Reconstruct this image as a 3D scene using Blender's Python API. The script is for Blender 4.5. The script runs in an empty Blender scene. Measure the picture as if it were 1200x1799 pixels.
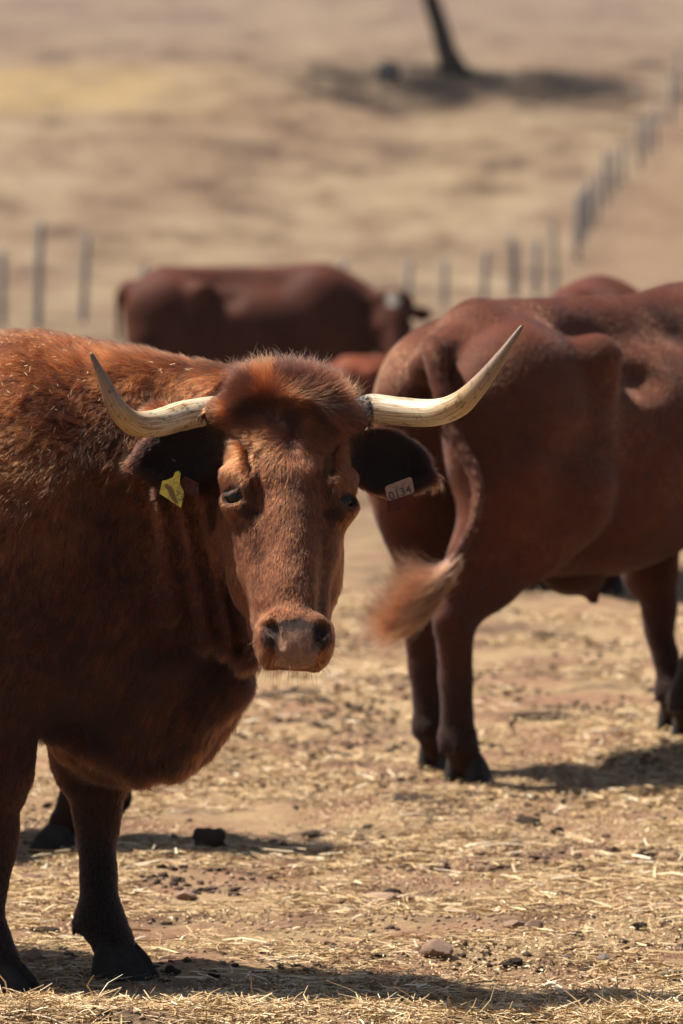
import bpy, math, random
import numpy as np
from mathutils import Vector, Matrix
rng = np.random.default_rng(7)
random.seed(7)
SC = bpy.context.scene
COL = SC.collection
PI = math.pi
def R(a): return math.radians(a)

# ------------------------------------------------------------------ camera
CAM_H = 1.88
PITCH = math.atan(719.5 / 10000.0)
cam_d = bpy.data.cameras.new('camera')
cam = bpy.data.objects.new('camera', cam_d); COL.objects.link(cam)
cam.location = (0, 0, CAM_H)
cam.rotation_euler = (PI / 2 - PITCH, 0, 0)
cam_d.sensor_fit = 'VERTICAL'; cam_d.sensor_height = 36.0; cam_d.sensor_width = 24.0
cam_d.lens = 10000.0 * 36.0 / 1799.0
cam_d.clip_start = 0.1; cam_d.clip_end = 6000
cam_d.dof.use_dof = True; cam_d.dof.focus_distance = 11.66; cam_d.dof.aperture_fstop = 5.4
SC.camera = cam

# ------------------------------------------------------------------ world, sun, exposure
SUN_EL, SUN_AZ = R(60), R(15)          # from the left, a little behind the cows
sdir = Vector((-math.cos(SUN_EL) * math.cos(SUN_AZ), math.cos(SUN_EL) * math.sin(SUN_AZ), math.sin(SUN_EL)))
wld = bpy.data.worlds.new('World'); SC.world = wld; wld.use_nodes = True
nt = wld.node_tree; nt.nodes.clear()
sky = nt.nodes.new('ShaderNodeTexSky'); sky.sky_type = 'NISHITA'; sky.sun_disc = False
sky.sun_elevation = SUN_EL; sky.sun_rotation = math.atan2(sdir.x, sdir.y)
sky.dust_density = 2.5
bg = nt.nodes.new('ShaderNodeBackground'); bg.inputs['Strength'].default_value = 0.05
wo = nt.nodes.new('ShaderNodeOutputWorld')
nt.links.new(sky.outputs[0], bg.inputs[0]); nt.links.new(bg.outputs[0], wo.inputs[0])
sun_d = bpy.data.lights.new('sun', 'SUN'); sun_d.energy = 5.0; sun_d.angle = R(0.55); sun_d.color = (1.0, 0.93, 0.83)
sun = bpy.data.objects.new('sun', sun_d); COL.objects.link(sun)
sun.rotation_euler = (-sdir).to_track_quat('-Z', 'Y').to_euler()
vs = SC.view_settings
vs.view_transform = 'Standard'; vs.look = 'None'; vs.gamma = 1.0; vs.exposure = 1.2; vs.use_curve_mapping = False
cy = SC.cycles
cy.max_bounces = 6; cy.diffuse_bounces = 3; cy.glossy_bounces = 3; cy.transmission_bounces = 6; cy.transparent_max_bounces = 8
cy.use_denoising = True; cy.use_adaptive_sampling = True; cy.adaptive_threshold = 0.01
cy.sample_clamp_indirect = 6.0
try: cy.curve_shape = 'RIBBONS'
except Exception: pass
SC.render.use_persistent_data = False

# ------------------------------------------------------------------ pixel -> world point on the plane at distance y
def W(px, py, y):
    c, s = math.cos(PITCH), math.sin(PITCH)
    u, v = (px - 600) / 10000.0, (899.5 - py) / 10000.0
    d = np.array([u, c + v * s, -s + v * c])
    return np.array([0, 0, CAM_H]) + d * (y / d[1])

# ------------------------------------------------------------------ noise helpers
def _hash(ix, iy, iz, seed):
    h = (ix.astype(np.int64) * 374761393 + iy.astype(np.int64) * 668265263 + iz.astype(np.int64) * 2147483647 + seed * 1274126177) & 0xffffffff
    h = ((h ^ (h >> 13)) * 1274126177) & 0xffffffff
    h = (h ^ (h >> 16)) & 0xffffffff
    return h.astype(np.float64) / 0xffffffff
def vnoise(p, scale, seed=0):
    q = np.asarray(p, float) / scale
    i = np.floor(q).astype(np.int64); f = q - i; f = f * f * (3 - 2 * f)
    out = 0
    for a in (0, 1):
        for b in (0, 1):
            for c in (0, 1):
                w = (f[..., 0] if a else 1 - f[..., 0]) * (f[..., 1] if b else 1 - f[..., 1]) * (f[..., 2] if c else 1 - f[..., 2])
                out = out + w * _hash(i[..., 0] + a, i[..., 1] + b, i[..., 2] + c, seed)
    return out * 2 - 1
def sstep(a, b, x):
    t = np.clip((x - a) / (b - a), 0, 1); return t * t * (3 - 2 * t)

# ------------------------------------------------------------------ tagging
def tag(o, label=None, cat=None, group=None, kind=None):
    if label: o['label'] = label
    if cat: o['category'] = cat
    if group: o['group'] = group
    if kind: o['kind'] = kind
    return o
def empty(name, loc, label, cat, group=None):
    o = bpy.data.objects.new(name, None); COL.objects.link(o); o.location = loc
    o.empty_display_size = 0.1
    return tag(o, label, cat, group)
def mesh_obj(name, verts, faces, mat, parent=None, smooth=True, cols=None, data_only=False):
    me = bpy.data.meshes.new(name)
    verts = np.asarray(verts, np.float32)
    if isinstance(faces, np.ndarray):
        n, k = faces.shape
        me.vertices.add(len(verts)); me.vertices.foreach_set('co', verts.ravel())
        me.loops.add(n * k); me.loops.foreach_set('vertex_index', faces.astype(np.int32).ravel())
        me.polygons.add(n); me.polygons.foreach_set('loop_start', np.arange(0, n * k, k, dtype=np.int32))
        me.update(calc_edges=True); me.validate()
    else:
        me.from_pydata([tuple(map(float, v)) for v in verts], [], [tuple(f) for f in faces]); me.update()
    if smooth: me.polygons.foreach_set('use_smooth', np.ones(len(me.polygons), bool))
    if cols is not None:
        a = me.attributes.new('hide', 'FLOAT_COLOR', 'POINT')
        a.data.foreach_set('color', np.c_[cols, np.ones(len(cols))].astype(np.float32).ravel())
    if mat: me.materials.append(mat)
    me.update()
    if data_only: return me
    o = bpy.data.objects.new(name, me); COL.objects.link(o)
    if parent is not None:
        o.parent = parent; o.matrix_parent_inverse = Matrix.Translation(-Vector(parent.location))
    return o

# ------------------------------------------------------------------ materials
def mat_new(name, rough=0.8, spec=0.3):
    m = bpy.data.materials.new(name); m.use_nodes = True
    b = m.node_tree.nodes['Principled BSDF']
    b.inputs['Roughness'].default_value = rough
    b.inputs['Specular IOR Level'].default_value = spec
    return m, m.node_tree, b
def N(t, typ, **kw):
    n = t.nodes.new(typ)
    for k, v in kw.items():
        if k in n.inputs.keys(): n.inputs[k].default_value = v
        else: setattr(n, k, v)
    return n
def ramp(t, src, stops):
    r = t.nodes.new('ShaderNodeValToRGB')
    cr = r.color_ramp
    while len(cr.elements) < len(stops): cr.elements.new(0.5)
    for e, (p, c) in zip(cr.elements, stops):
        e.position = p; e.color = (*c, 1) if len(c) == 3 else c
    t.links.new(src, r.inputs[0]); return r
def mixc(t, fac, a, b, mode='MIX'):
    m = t.nodes.new('ShaderNodeMix'); m.data_type = 'RGBA'; m.blend_type = mode
    for s, v in ((0, fac), (6, a), (7, b)):
        if hasattr(v, 'is_linked') or hasattr(v, 'links'): t.links.new(v, m.inputs[s])
        else: m.inputs[s].default_value = v if s == 0 else (*v, 1)
    return m.outputs[2]
def bump(t, b, h, strength, dist):
    bp = t.nodes.new('ShaderNodeBump'); bp.inputs['Strength'].default_value = strength; bp.inputs['Distance'].default_value = dist
    t.links.new(h, bp.inputs['Height']); t.links.new(bp.outputs[0], b.inputs['Normal']); return bp

def hide_material(name, sheen=0.0, bumpd=0.004, mott=0.35):
    m, t, b = mat_new(name, 0.7, 0.12)
    at = N(t, 'ShaderNodeAttribute', attribute_name='hide')
    tc = N(t, 'ShaderNodeTexCoord')
    mp = N(t, 'ShaderNodeMapping'); mp.inputs['Scale'].default_value = (1, 1, 0.35)
    t.links.new(tc.outputs['Object'], mp.inputs[0])
    n1 = N(t, 'ShaderNodeTexNoise', Scale=90.0, Detail=5.0, Roughness=0.7); t.links.new(mp.outputs[0], n1.inputs[0])
    n2 = N(t, 'ShaderNodeTexNoise', Scale=7.0, Detail=4.0); t.links.new(tc.outputs['Object'], n2.inputs[0])
    r1 = ramp(t, n1.outputs[0], [(0.3, (1 - mott,) * 3), (0.7, (1 + mott * 0.6,) * 3)])
    r2 = ramp(t, n2.outputs[0], [(0.3, (0.75, 0.72, 0.7)), (0.7, (1.15, 1.15, 1.15))])
    c = mixc(t, 1.0, at.outputs['Color'], r1.outputs[0], 'MULTIPLY')
    c = mixc(t, 1.0, c, r2.outputs[0], 'MULTIPLY')
    t.links.new(c, b.inputs['Base Color'])
    b.inputs['Sheen Weight'].default_value = sheen
    b.inputs['Sheen Roughness'].default_value = 0.45
    b.inputs['Sheen Tint'].default_value = (0.9, 0.5, 0.35, 1)
    bump(t, b, n1.outputs[0], 0.7, bumpd)
    return m
M_HIDE = hide_material('cow_hide', 0.15)
M_HIDE_FAR = hide_material('cow_hide_sleek', 0.05, 0.003, 0.25)

def hair_material(name, dark, light, rough=0.38):
    m = bpy.data.materials.new(name); m.use_nodes = True
    t = m.node_tree; t.nodes.clear()
    out = N(t, 'ShaderNodeOutputMaterial')
    h = N(t, 'ShaderNodeBsdfHairPrincipled')
    h.model = 'CHIANG'; h.parametrization = 'COLOR'
    h.inputs['Roughness'].default_value = rough
    h.inputs['Radial Roughness'].default_value = 0.5
    h.inputs['Coat'].default_value = 0.0; h.inputs['IOR'].default_value = 1.34
    at = N(t, 'ShaderNodeAttribute', attribute_name='tone')
    r = ramp(t, at.outputs['Fac'], [(0.0, (0.012, 0.006, 0.005)), (0.35, dark), (0.75, light), (1.0, (0.36, 0.14, 0.05))])
    t.links.new(r.outputs[0], h.inputs['Color']); t.links.new(h.outputs[0], out.inputs[0])
    return m
M_HAIR = hair_material('red_brown_hair', (0.020, 0.0048, 0.0022), (0.240, 0.066, 0.0195), 0.42)

M_TUFT = hair_material('faded_tail_hair', (0.030, 0.009, 0.005), (0.16, 0.066, 0.036), 0.45)
def horn_material():
    m, t, b = mat_new('horn', 0.38, 0.45)
    at = N(t, 'ShaderNodeAttribute', attribute_name='hide')
    sep = N(t, 'ShaderNodeSeparateColor'); t.links.new(at.outputs['Color'], sep.inputs[0])
    tc = N(t, 'ShaderNodeTexCoord')
    # colour runs along the horn in R (0 base, 1 tip), round it in G
    comb = N(t, 'ShaderNodeCombineXYZ')
    m1 = N(t, 'ShaderNodeMath', operation='MULTIPLY'); m1.inputs[1].default_value = 3.0; t.links.new(sep.outputs[0], m1.inputs[0])
    m2 = N(t, 'ShaderNodeMath', operation='MULTIPLY'); m2.inputs[1].default_value = 16.0; t.links.new(sep.outputs[1], m2.inputs[0])
    t.links.new(m1.outputs[0], comb.inputs[0]); t.links.new(m2.outputs[0], comb.inputs[1])
    streak = N(t, 'ShaderNodeTexNoise', Scale=1.6, Detail=6.0, Roughness=0.7); t.links.new(comb.outputs[0], streak.inputs[0])
    spots = N(t, 'ShaderNodeTexNoise', Scale=55.0, Detail=4.0, Roughness=0.65); t.links.new(tc.outputs['Object'], spots.inputs[0])
    along = ramp(t, sep.outputs[0], [(0.0, (0.10, 0.085, 0.075)), (0.105, (0.17, 0.15, 0.13)), (0.145, (0.48, 0.42, 0.32)), (0.42, (0.56, 0.49, 0.36)),
                                    (0.62, (0.40, 0.29, 0.155)), (0.76, (0.24, 0.175, 0.12)), (0.92, (0.19, 0.145, 0.115)), (1.0, (0.12, 0.08, 0.065))])
    st = ramp(t, streak.outputs[0], [(0.38, (0.42, 0.25, 0.11)), (0.46, (0.75, 0.6, 0.42)), (0.56, (1, 1, 1)), (1.0, (1.08, 1.06, 1.02))])
    c = mixc(t, 0.95, along.outputs[0], st.outputs[0], 'MULTIPLY')
    sp = ramp(t, spots.outputs[0], [(0.33, (0.18, 0.14, 0.11)), (0.45, (1, 1, 1))])
    c = mixc(t, 0.75, c, sp.outputs[0], 'MULTIPLY')
    # black pits close to the base
    vor = N(t, 'ShaderNodeTexNoise', Scale=150.0, Detail=2.0); t.links.new(tc.outputs['Object'], vor.inputs[0])
    pit = ramp(t, vor.outputs[0], [(0.44, (0.05, 0.04, 0.04)), (0.52, (1, 1, 1))])
    near = ramp(t, sep.outputs[0], [(0.12, (1, 1, 1)), (0.18, (0, 0, 0))])
    c = mixc(t, near.outputs[0], c, mixc(t, 1.0, c, pit.outputs[0], 'MULTIPLY'))
    t.links.new(c, b.inputs['Base Color'])
    bump(t, b, streak.outputs[0], 0.35, 0.003)
    return m
M_HORN = horn_material()
def simple(name, c1, c2, scale, rough=0.85, spec=0.25, bd=0.01, bs=0.6, detail=6):
    m, t, b = mat_new(name, rough, spec)
    tc = N(t, 'ShaderNodeTexCoord')
    n = N(t, 'ShaderNodeTexNoise', Scale=scale, Detail=float(detail), Roughness=0.65); t.links.new(tc.outputs['Object'], n.inputs[0])
    r = ramp(t, n.outputs[0], [(0.3, c1), (0.7, c2)])
    t.links.new(r.outputs[0], b.inputs['Base Color'])
    bump(t, b, n.outputs[0], bs, bd)
    return m
M_HOOF = simple('hoof_horn', (0.010, 0.008, 0.0075), (0.035, 0.029, 0.026), 40, 0.8, 0.15, 0.003)
M_EYE, _t, _b = mat_new('eye_wet', 0.08, 0.7); _b.inputs['Base Color'].default_value = (0.006, 0.004, 0.003, 1); _b.inputs['Specular IOR Level'].default_value = 0.22
M_LASH, _t, _b = mat_new('lash_black', 0.6); _b.inputs['Base Color'].default_value = (0.012, 0.009, 0.008, 1)
M_STONE = simple('field_stone', (0.17, 0.10, 0.07), (0.30, 0.20, 0.14), 22, 0.9, 0.2, 0.01)
M_STONE_G = simple('grey_field_stone', (0.11, 0.09, 0.08), (0.22, 0.18, 0.16), 22, 0.9, 0.2, 0.01)
M_DUNG = simple('dry_dung', (0.03, 0.02, 0.015), (0.10, 0.067, 0.047), 30, 0.95, 0.1, 0.015, 0.9)
M_BARK = simple('dark_bark', (0.008, 0.005, 0.004), (0.028, 0.018, 0.014), 4, 0.95, 0.1, 0.05)
M_LEAF = simple('olive_leaf', (0.04, 0.055, 0.03), (0.09, 0.11, 0.06), 2, 0.7)
M_POST = simple('weathered_post', (0.14, 0.125, 0.12), (0.25, 0.225, 0.21), 6, 0.85)
M_WIRE, _t, _b = mat_new('fence_wire', 0.5); _b.inputs['Base Color'].default_value = (0.2, 0.19, 0.18, 1)
M_ROCK = simple('pale_topped_rock', (0.015, 0.013, 0.013), (0.16, 0.15, 0.15), 2.2, 0.9)

def straw_material(name, cs):
    m, t, b = mat_new(name, 0.55, 0.35)
    at = N(t, 'ShaderNodeAttribute', attribute_name='hide')
    sep = N(t, 'ShaderNodeSeparateColor'); t.links.new(at.outputs['Color'], sep.inputs[0])
    r = ramp(t, sep.outputs[0], cs)
    t.links.new(r.outputs[0], b.inputs['Base Color'])
    return m
M_STRAW = straw_material('dry_straw', [(0.0, (0.06, 0.03, 0.015)), (0.25, (0.20, 0.11, 0.05)), (0.6, (0.42, 0.275, 0.125)), (0.85, (0.56, 0.42, 0.23)), (1.0, (0.66, 0.56, 0.40))])

# ------------------------------------------------------------------ terrain
_PY = np.array([-60, 0, 22, 28, 38, 55, 70, 90, 102, 110, 118, 126, 134, 140, 147, 155, 175, 200, 300, 450, 700], float)
_PG = np.array([0.6, 0, 0, -0.12, -0.52, -0.85, -1.12, -1.45, -1.55, -1.25, -0.48, 0.49, 1.61, 2.51, 3.5, 4.7, 7.9, 11, 20, 27, 30], float)
_yy = np.linspace(-60, 3000, 6121)
_gg = np.interp(_yy, _PY, _PG)
def _smooth(g, w):
    k = np.hanning(w); k /= k.sum(); return np.convolve(np.pad(g, w // 2, 'edge'), k, 'valid')[:len(g)]
_g1 = _smooth(_gg, 13)
def base_h(y): return np.interp(y, _yy, _g1)
def ground_h(x, y):
    x = np.asarray(x, float); y = np.asarray(y, float)
    x, y = np.broadcast_arrays(x, y)
    g = base_h(y)
    P = np.stack([x, y, np.zeros_like(x)], -1)
    near = np.clip(1 - (y - 24) / 20, 0, 1) * sstep(8.0, 10.5, y) * (np.abs(x) < 8)
    n = 0.014 * vnoise(P, 0.45, 1) + 0.014 * vnoise(P, 0.16, 2) + 0.007 * vnoise(P, 0.08, 3)
    far = sstep(25, 80, y)
    big = far * (0.07 * vnoise(P, 6.0, 4) + 0.03 * vnoise(P, 1.7, 6) + 0.35 * vnoise(P, 40.0, 5) * sstep(170, 300, y))
    # litter bank right in front of the cow's feet
    bank = 0.040 * np.exp(-((y - 11.44 - 0.04 * np.sin(3 * x)) / 0.12) ** 2) * (0.7 + 0.5 * vnoise(P, 0.3, 8)) * sstep(10.9, 11.2, y)
    g = g + near * n + big + bank * (np.abs(x) < 8)
    return g
def GH(x, y): return float(ground_h(x, y))
def on_ground(px, py):
    """the point where the ground is seen at that place of the picture"""
    for y in np.arange(9, 600, 0.05):
        p = W(px, py, y)
        if p[2] <= base_h(y): return np.array([p[0], y, GH(p[0], y)])
    return W(px, py, 600)

def axis(stops):
    out = [stops[0][0]]
    for (a, h0), (b, h1) in zip(stops[:-1], stops[1:]):
        x = a
        while x < b - 1e-6:
            t = (x - a) / (b - a); x = min(b, x + h0 * (h1 / h0) ** t)
            out.append(x)
    return np.array(out)
gx = axis([(-400, 60), (-100, 20), (-12, 0.7), (-2.2, 0.03), (3.4, 0.03), (12, 0.7), (100, 20), (400, 60)])
gy = axis([(-60, 15), (8, 0.4), (10.8, 0.024), (15, 0.035), (24, 0.12), (60, 0.8), (100, 0.7), (160, 0.7), (300, 8), (650, 30)])
GX, GY = np.meshgrid(gx, gy, indexing='ij')
GZ = ground_h(GX, GY)
nx, ny = GX.shape
ii = np.arange(nx * ny).reshape(nx, ny)
gf = np.stack([ii[:-1, :-1], ii[1:, :-1], ii[1:, 1:], ii[:-1, 1:]], -1).reshape(-1, 4)
def ground_material():
    m, t, b = mat_new('dry_pasture', 0.95, 0.12)
    geo = N(t, 'ShaderNodeNewGeometry')
    sepx = N(t, 'ShaderNodeSeparateXYZ'); t.links.new(geo.outputs['Position'], sepx.inputs[0])
    def noise(scale, detail=6, rough=0.6, stretch=None):
        n = N(t, 'ShaderNodeTexNoise', Scale=float(scale), Detail=float(detail), Roughness=rough)
        if stretch:
            mp = N(t, 'ShaderNodeMapping'); mp.inputs['Scale'].default_value = stretch
            t.links.new(geo.outputs['Position'], mp.inputs[0]); t.links.new(mp.outputs[0], n.inputs[0])
        else: t.links.new(geo.outputs['Position'], n.inputs[0])
        return n.outputs[0]
    def mr(src, a, b_, c=0.0, d=1.0):
        q = N(t, 'ShaderNodeMapRange'); q.inputs[1].default_value = a; q.inputs[2].default_value = b_; q.inputs[3].default_value = c; q.inputs[4].default_value = d
        t.links.new(src, q.inputs[0]); return q.outputs[0]
    soil = ramp(t, noise(30, 8, 0.7), [(0.25, (0.1258, 0.0629, 0.0370)), (0.5, (0.2664, 0.1480, 0.0888)), (0.75, (0.3700, 0.2368, 0.1480))])
    chaff = ramp(t, noise(120, 6, 0.8, (0.35, 1.0, 1.0)), [(0.3, (0.1628, 0.0962, 0.0518)), (0.5, (0.3700, 0.2516, 0.1332)), (0.72, (0.5180, 0.3922, 0.2368))])
    near = mixc(t, mr(noise(2.6, 5), 0.40, 0.58), soil.outputs[0], chaff.outputs[0])
    dark = mr(noise(3.2, 7, 0.72, (0.8, 0.9, 1)), 0.50, 0.64, 0.0, 0.85)
    near = mixc(t, dark, near, (0.0740, 0.0481, 0.0333))
    f1 = ramp(t, noise(0.8, 7, 0.68, (0.7, 0.35, 1)), [(0.36, (0.075, 0.050, 0.032)), (0.45, (0.1554, 0.1073, 0.0666)), (0.56, (0.1998, 0.1480, 0.0925)), (0.74, (0.2590, 0.1998, 0.1332))])
    f2 = ramp(t, noise(0.16, 5, 0.6, (1, 0.4, 1)), [(0.32, (0.80, 0.72, 0.70)), (0.5, (0.98, 0.96, 0.94)), (0.68, (1.10, 1.10, 1.02))])
    farc = mixc(t, 1.0, f1.outputs[0], f2.outputs[0], 'MULTIPLY')
    farc = mixc(t, 1.0, farc, (0.88, 0.87, 0.89), 'MULTIPLY')
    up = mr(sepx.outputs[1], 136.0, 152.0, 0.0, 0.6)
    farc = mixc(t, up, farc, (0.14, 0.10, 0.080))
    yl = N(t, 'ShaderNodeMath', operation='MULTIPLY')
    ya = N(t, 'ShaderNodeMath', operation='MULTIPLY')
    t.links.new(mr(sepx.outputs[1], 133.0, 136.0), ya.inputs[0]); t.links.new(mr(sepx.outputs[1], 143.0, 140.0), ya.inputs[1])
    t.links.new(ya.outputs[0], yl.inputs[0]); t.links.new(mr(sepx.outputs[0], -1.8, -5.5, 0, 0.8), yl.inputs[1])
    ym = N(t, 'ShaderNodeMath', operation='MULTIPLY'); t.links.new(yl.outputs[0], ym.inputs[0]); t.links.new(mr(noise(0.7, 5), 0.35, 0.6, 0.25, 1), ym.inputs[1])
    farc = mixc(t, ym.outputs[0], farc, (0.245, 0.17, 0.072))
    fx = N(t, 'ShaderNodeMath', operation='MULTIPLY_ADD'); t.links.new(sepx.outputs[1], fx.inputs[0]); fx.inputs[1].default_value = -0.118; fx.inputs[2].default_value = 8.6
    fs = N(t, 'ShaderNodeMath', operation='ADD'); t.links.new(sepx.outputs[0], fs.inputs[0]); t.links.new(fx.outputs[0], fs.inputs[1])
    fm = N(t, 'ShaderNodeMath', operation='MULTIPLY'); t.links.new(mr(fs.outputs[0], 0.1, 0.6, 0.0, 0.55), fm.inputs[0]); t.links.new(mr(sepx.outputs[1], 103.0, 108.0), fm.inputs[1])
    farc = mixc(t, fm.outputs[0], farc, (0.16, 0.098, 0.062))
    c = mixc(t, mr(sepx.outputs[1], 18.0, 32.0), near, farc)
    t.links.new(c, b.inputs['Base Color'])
    bump(t, b, noise(70, 8, 0.75), 0.9, 0.02)
    return m
ground = mesh_obj('ground', np.stack([GX, GY, GZ], -1).reshape(-1, 3), gf, ground_material())
tag(ground, kind='structure')

# ------------------------------------------------------------------ implicit-surface sculpting
class Frame:
    def __init__(s, o, A, B, C, sc=1.0):
        s.o = np.array(o, float); s.M = np.array([A, B, C], float); s.s = sc    # rows: local axes in world
    def w(s, p): return s.o + (np.asarray(p, float) * s.s) @ s.M
    def v(s, p): return np.asarray(p, float) @ s.M
    def l(s, p): return ((np.asarray(p, float) - s.o) @ s.M.T) / s.s
WORLD = Frame((0, 0, 0), (1, 0, 0), (0, 1, 0), (0, 0, 1))
class Sculpt:
    def __init__(s): s.ops = []; s.lo = np.full(3, 1e9); s.hi = np.full(3, -1e9)
    def _box(s, lo, hi, add=True):
        if add: s.lo = np.minimum(s.lo, lo); s.hi = np.maximum(s.hi, hi)
    def E(s, fr, c, r, k=0.06, rot=None, cut=False):
        """ellipsoid; rot = 3x3 rows (local axes in frame coordinates)"""
        M = fr.M if rot is None else np.asarray(rot, float) @ fr.M
        cw = fr.w(c); rr = np.array(r, float) * fr.s
        ext = np.sqrt(((M * rr[:, None]) ** 2).sum(0))
        s._box(cw - ext, cw + ext, not cut)
        s.ops.append(('E', cw, M, rr, k * fr.s, cut, cw - ext, cw + ext))
    def C(s, fr, a, b, ra, rb, k=0.05, sq=None, cut=False):
        """tapered capsule; sq = (axis in frame coordinates, factor) squashes it along that axis"""
        aw, bw = fr.w(a), fr.w(b); ra, rb = ra * fr.s, rb * fr.s
        lo = np.minimum(aw - ra, bw - rb); hi = np.maximum(aw + ra, bw + rb)
        if sq is not None:
            ax = np.asarray(sq[0], float); ax = fr.v(ax / np.linalg.norm(ax)); sq = (ax, sq[1])
            e = max(ra, rb) * max(0, 1 / sq[1] - 1); lo = lo - e; hi = hi + e
        s._box(lo, hi, not cut)
        s.ops.append(('C', aw, bw, ra, rb, sq, k * fr.s, cut, lo, hi))
    def chain(s, fr, pts, rs, k=0.03, sq=None):
        for i in range(len(pts) - 1): s.C(fr, pts[i], pts[i + 1], rs[i], rs[i + 1], k, sq)
    def mesh(s, h, fine=None, smooth=2):
        ax = []
        for d in range(3):
            lo, hi = s.lo[d] - 0.05, s.hi[d] + 0.05
            if fine is None: ax.append(np.arange(lo, hi, h)); continue
            a, b, hf = fine[0][d], fine[1][d], fine[2]
            a, b = max(a, lo), min(b, hi)
            left = []; x = a; st = hf
            while x > lo: st = min(h, st * 1.25); x -= st; left.append(x)
            mid = list(np.arange(a, b, hf)); right = []; x = mid[-1]; st = hf
            while x < hi: st = min(h, st * 1.25); x += st; right.append(x)
            ax.append(np.array(left[::-1] + mid + right))
        ax = [a.astype(np.float32) for a in ax]
        F = np.full([len(a) for a in ax], 0.5, np.float32)
        for op in s.ops:
            lo, hi = op[-2], op[-1]
            k = op[4] if op[0] == 'E' else op[6]
            cut = op[5] if op[0] == 'E' else op[7]
            m = max(k, h) * 1.3 + h
            sl = tuple(slice(max(0, np.searchsorted(ax[d], lo[d] - m)), np.searchsorted(ax[d], hi[d] + m)) for d in range(3))
            X = ax[0][sl[0]][:, None, None]; Y = ax[1][sl[1]][None, :, None]; Z = ax[2][sl[2]][None, None, :]
            if X.size == 0 or Y.size == 0 or Z.size == 0: continue
            if op[0] == 'E':
                _, c, M, r = op[:4]
                q = [((X - c[0]) * M[i, 0] + (Y - c[1]) * M[i, 1] + (Z - c[2]) * M[i, 2]) for i in range(3)]
                k0 = np.sqrt(sum((q[i] / r[i]) ** 2 for i in range(3)))
                k1 = np.sqrt(sum((q[i] / r[i] ** 2) ** 2 for i in range(3))) + 1e-6
                d_ = k0 * (k0 - 1) / k1
            else:
                _, a, b, ra, rb, sq = op[:6]
                ba = b - a; L2 = float(ba @ ba) + 1e-12
                t = np.clip(((X - a[0]) * ba[0] + (Y - a[1]) * ba[1] + (Z - a[2]) * ba[2]) / L2, 0, 1)
                dx = X - a[0] - t * ba[0]; dy = Y - a[1] - t * ba[1]; dz = Z - a[2] - t * ba[2]
                dd = dx * dx + dy * dy + dz * dz
                if sq is not None:
                    e = dx * sq[0][0] + dy * sq[0][1] + dz * sq[0][2]
                    dd = dd + e * e * (sq[1] ** 2 - 1)
                d_ = np.sqrt(np.maximum(dd, 0)) - (ra + (rb - ra) * t)
            d_ = d_.astype(np.float32); A = F[sl]
            if cut:
                d2 = -d_; hh = np.clip(0.5 - 0.5 * (d2 - A) / k, 0, 1)
                F[sl] = d2 * (1 - hh) + A * hh + k * hh * (1 - hh)
            else:
                hh = np.clip(0.5 + 0.5 * (d_ - A) / k, 0, 1)
                F[sl] = d_ * (1 - hh) + A * hh - k * hh * (1 - hh)
        return surface_nets(F, ax, smooth)
def surface_nets(F, ax, smooth):
    S = F < 0
    n = np.array(F.shape)
    cnt = np.zeros(n - 1, np.uint8)
    for a in (0, 1):
        for b in (0, 1):
            for c in (0, 1):
                cnt += S[a:n[0] - 1 + a, b:n[1] - 1 + b, c:n[2] - 1 + c]
    I, J, K = np.nonzero((cnt > 0) & (cnt < 8))
    idx = np.full(n - 1, -1, np.int32); idx[I, J, K] = np.arange(len(I))
    acc = np.zeros((len(I), 3)); num = np.zeros(len(I))
    for a0 in range(3):
        o1, o2 = [d for d in range(3) if d != a0]
        for u in (0, 1):
            for v in (0, 1):
                c0 = [I.copy(), J.copy(), K.copy()]; c0[o1] += u; c0[o2] += v
                c1 = [q.copy() for q in c0]; c1[a0] += 1
                f0 = F[tuple(c0)]; f1 = F[tuple(c1)]
                m = (f0 < 0) != (f1 < 0)
                t = np.where(m, f0 / np.where(m, f0 - f1, 1), 0)
                p = np.stack([ax[d][c0[d]] for d in range(3)], -1).astype(float)
                p[:, a0] += t * (ax[a0][c1[a0]] - ax[a0][c0[a0]])
                acc += p * m[:, None]; num += m
    V = acc / num[:, None]
    quads = []
    for a0 in range(3):
        o1, o2 = [(1, 2), (2, 0), (0, 1)][a0]
        s0 = [slice(None)] * 3; s1 = [slice(None)] * 3
        s0[a0] = slice(0, -1); s1[a0] = slice(1, None)
        A = S[tuple(s0)]; B = S[tuple(s1)]
        e = np.array(np.nonzero(A != B))
        ok = (e[o1] > 0) & (e[o2] > 0) & (e[o1] < n[o1] - 1) & (e[o2] < n[o2] - 1)
        e = e[:, ok]
        def cell(d1, d2):
            q = [e[0].copy(), e[1].copy(), e[2].copy()]; q[o1] -= d1; q[o2] -= d2
            return idx[tuple(q)]
        Q = np.stack([cell(1, 1), cell(0, 1), cell(0, 0), cell(1, 0)], -1)
        inside = A[tuple(e)]
        Q[~inside] = Q[~inside][:, ::-1]
        quads.append(Q)
    Q = np.concatenate(quads); Q = Q[(Q >= 0).all(1)]
    for it in range(smooth):
        for lam in (0.55, -0.45):
            s_ = np.zeros_like(V); w = np.zeros(len(V))
            for a, b in ((0, 1), (1, 2), (2, 3), (3, 0)):
                for d in range(3):
                    s_[:, d] += np.bincount(Q[:, a], V[Q[:, b], d], len(V)) + np.bincount(Q[:, b], V[Q[:, a], d], len(V))
                w += np.bincount(Q[:, a], minlength=len(V)) + np.bincount(Q[:, b], minlength=len(V))
            V = V + lam * (s_ / np.maximum(w, 1)[:, None] - V)
    return V, Q
def quad_normals(V, Q):
    n = np.cross(V[Q[:, 2]] - V[Q[:, 0]], V[Q[:, 3]] - V[Q[:, 1]])
    a = np.linalg.norm(n, axis=1); return n / np.maximum(a, 1e-12)[:, None], a * 0.5
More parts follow.
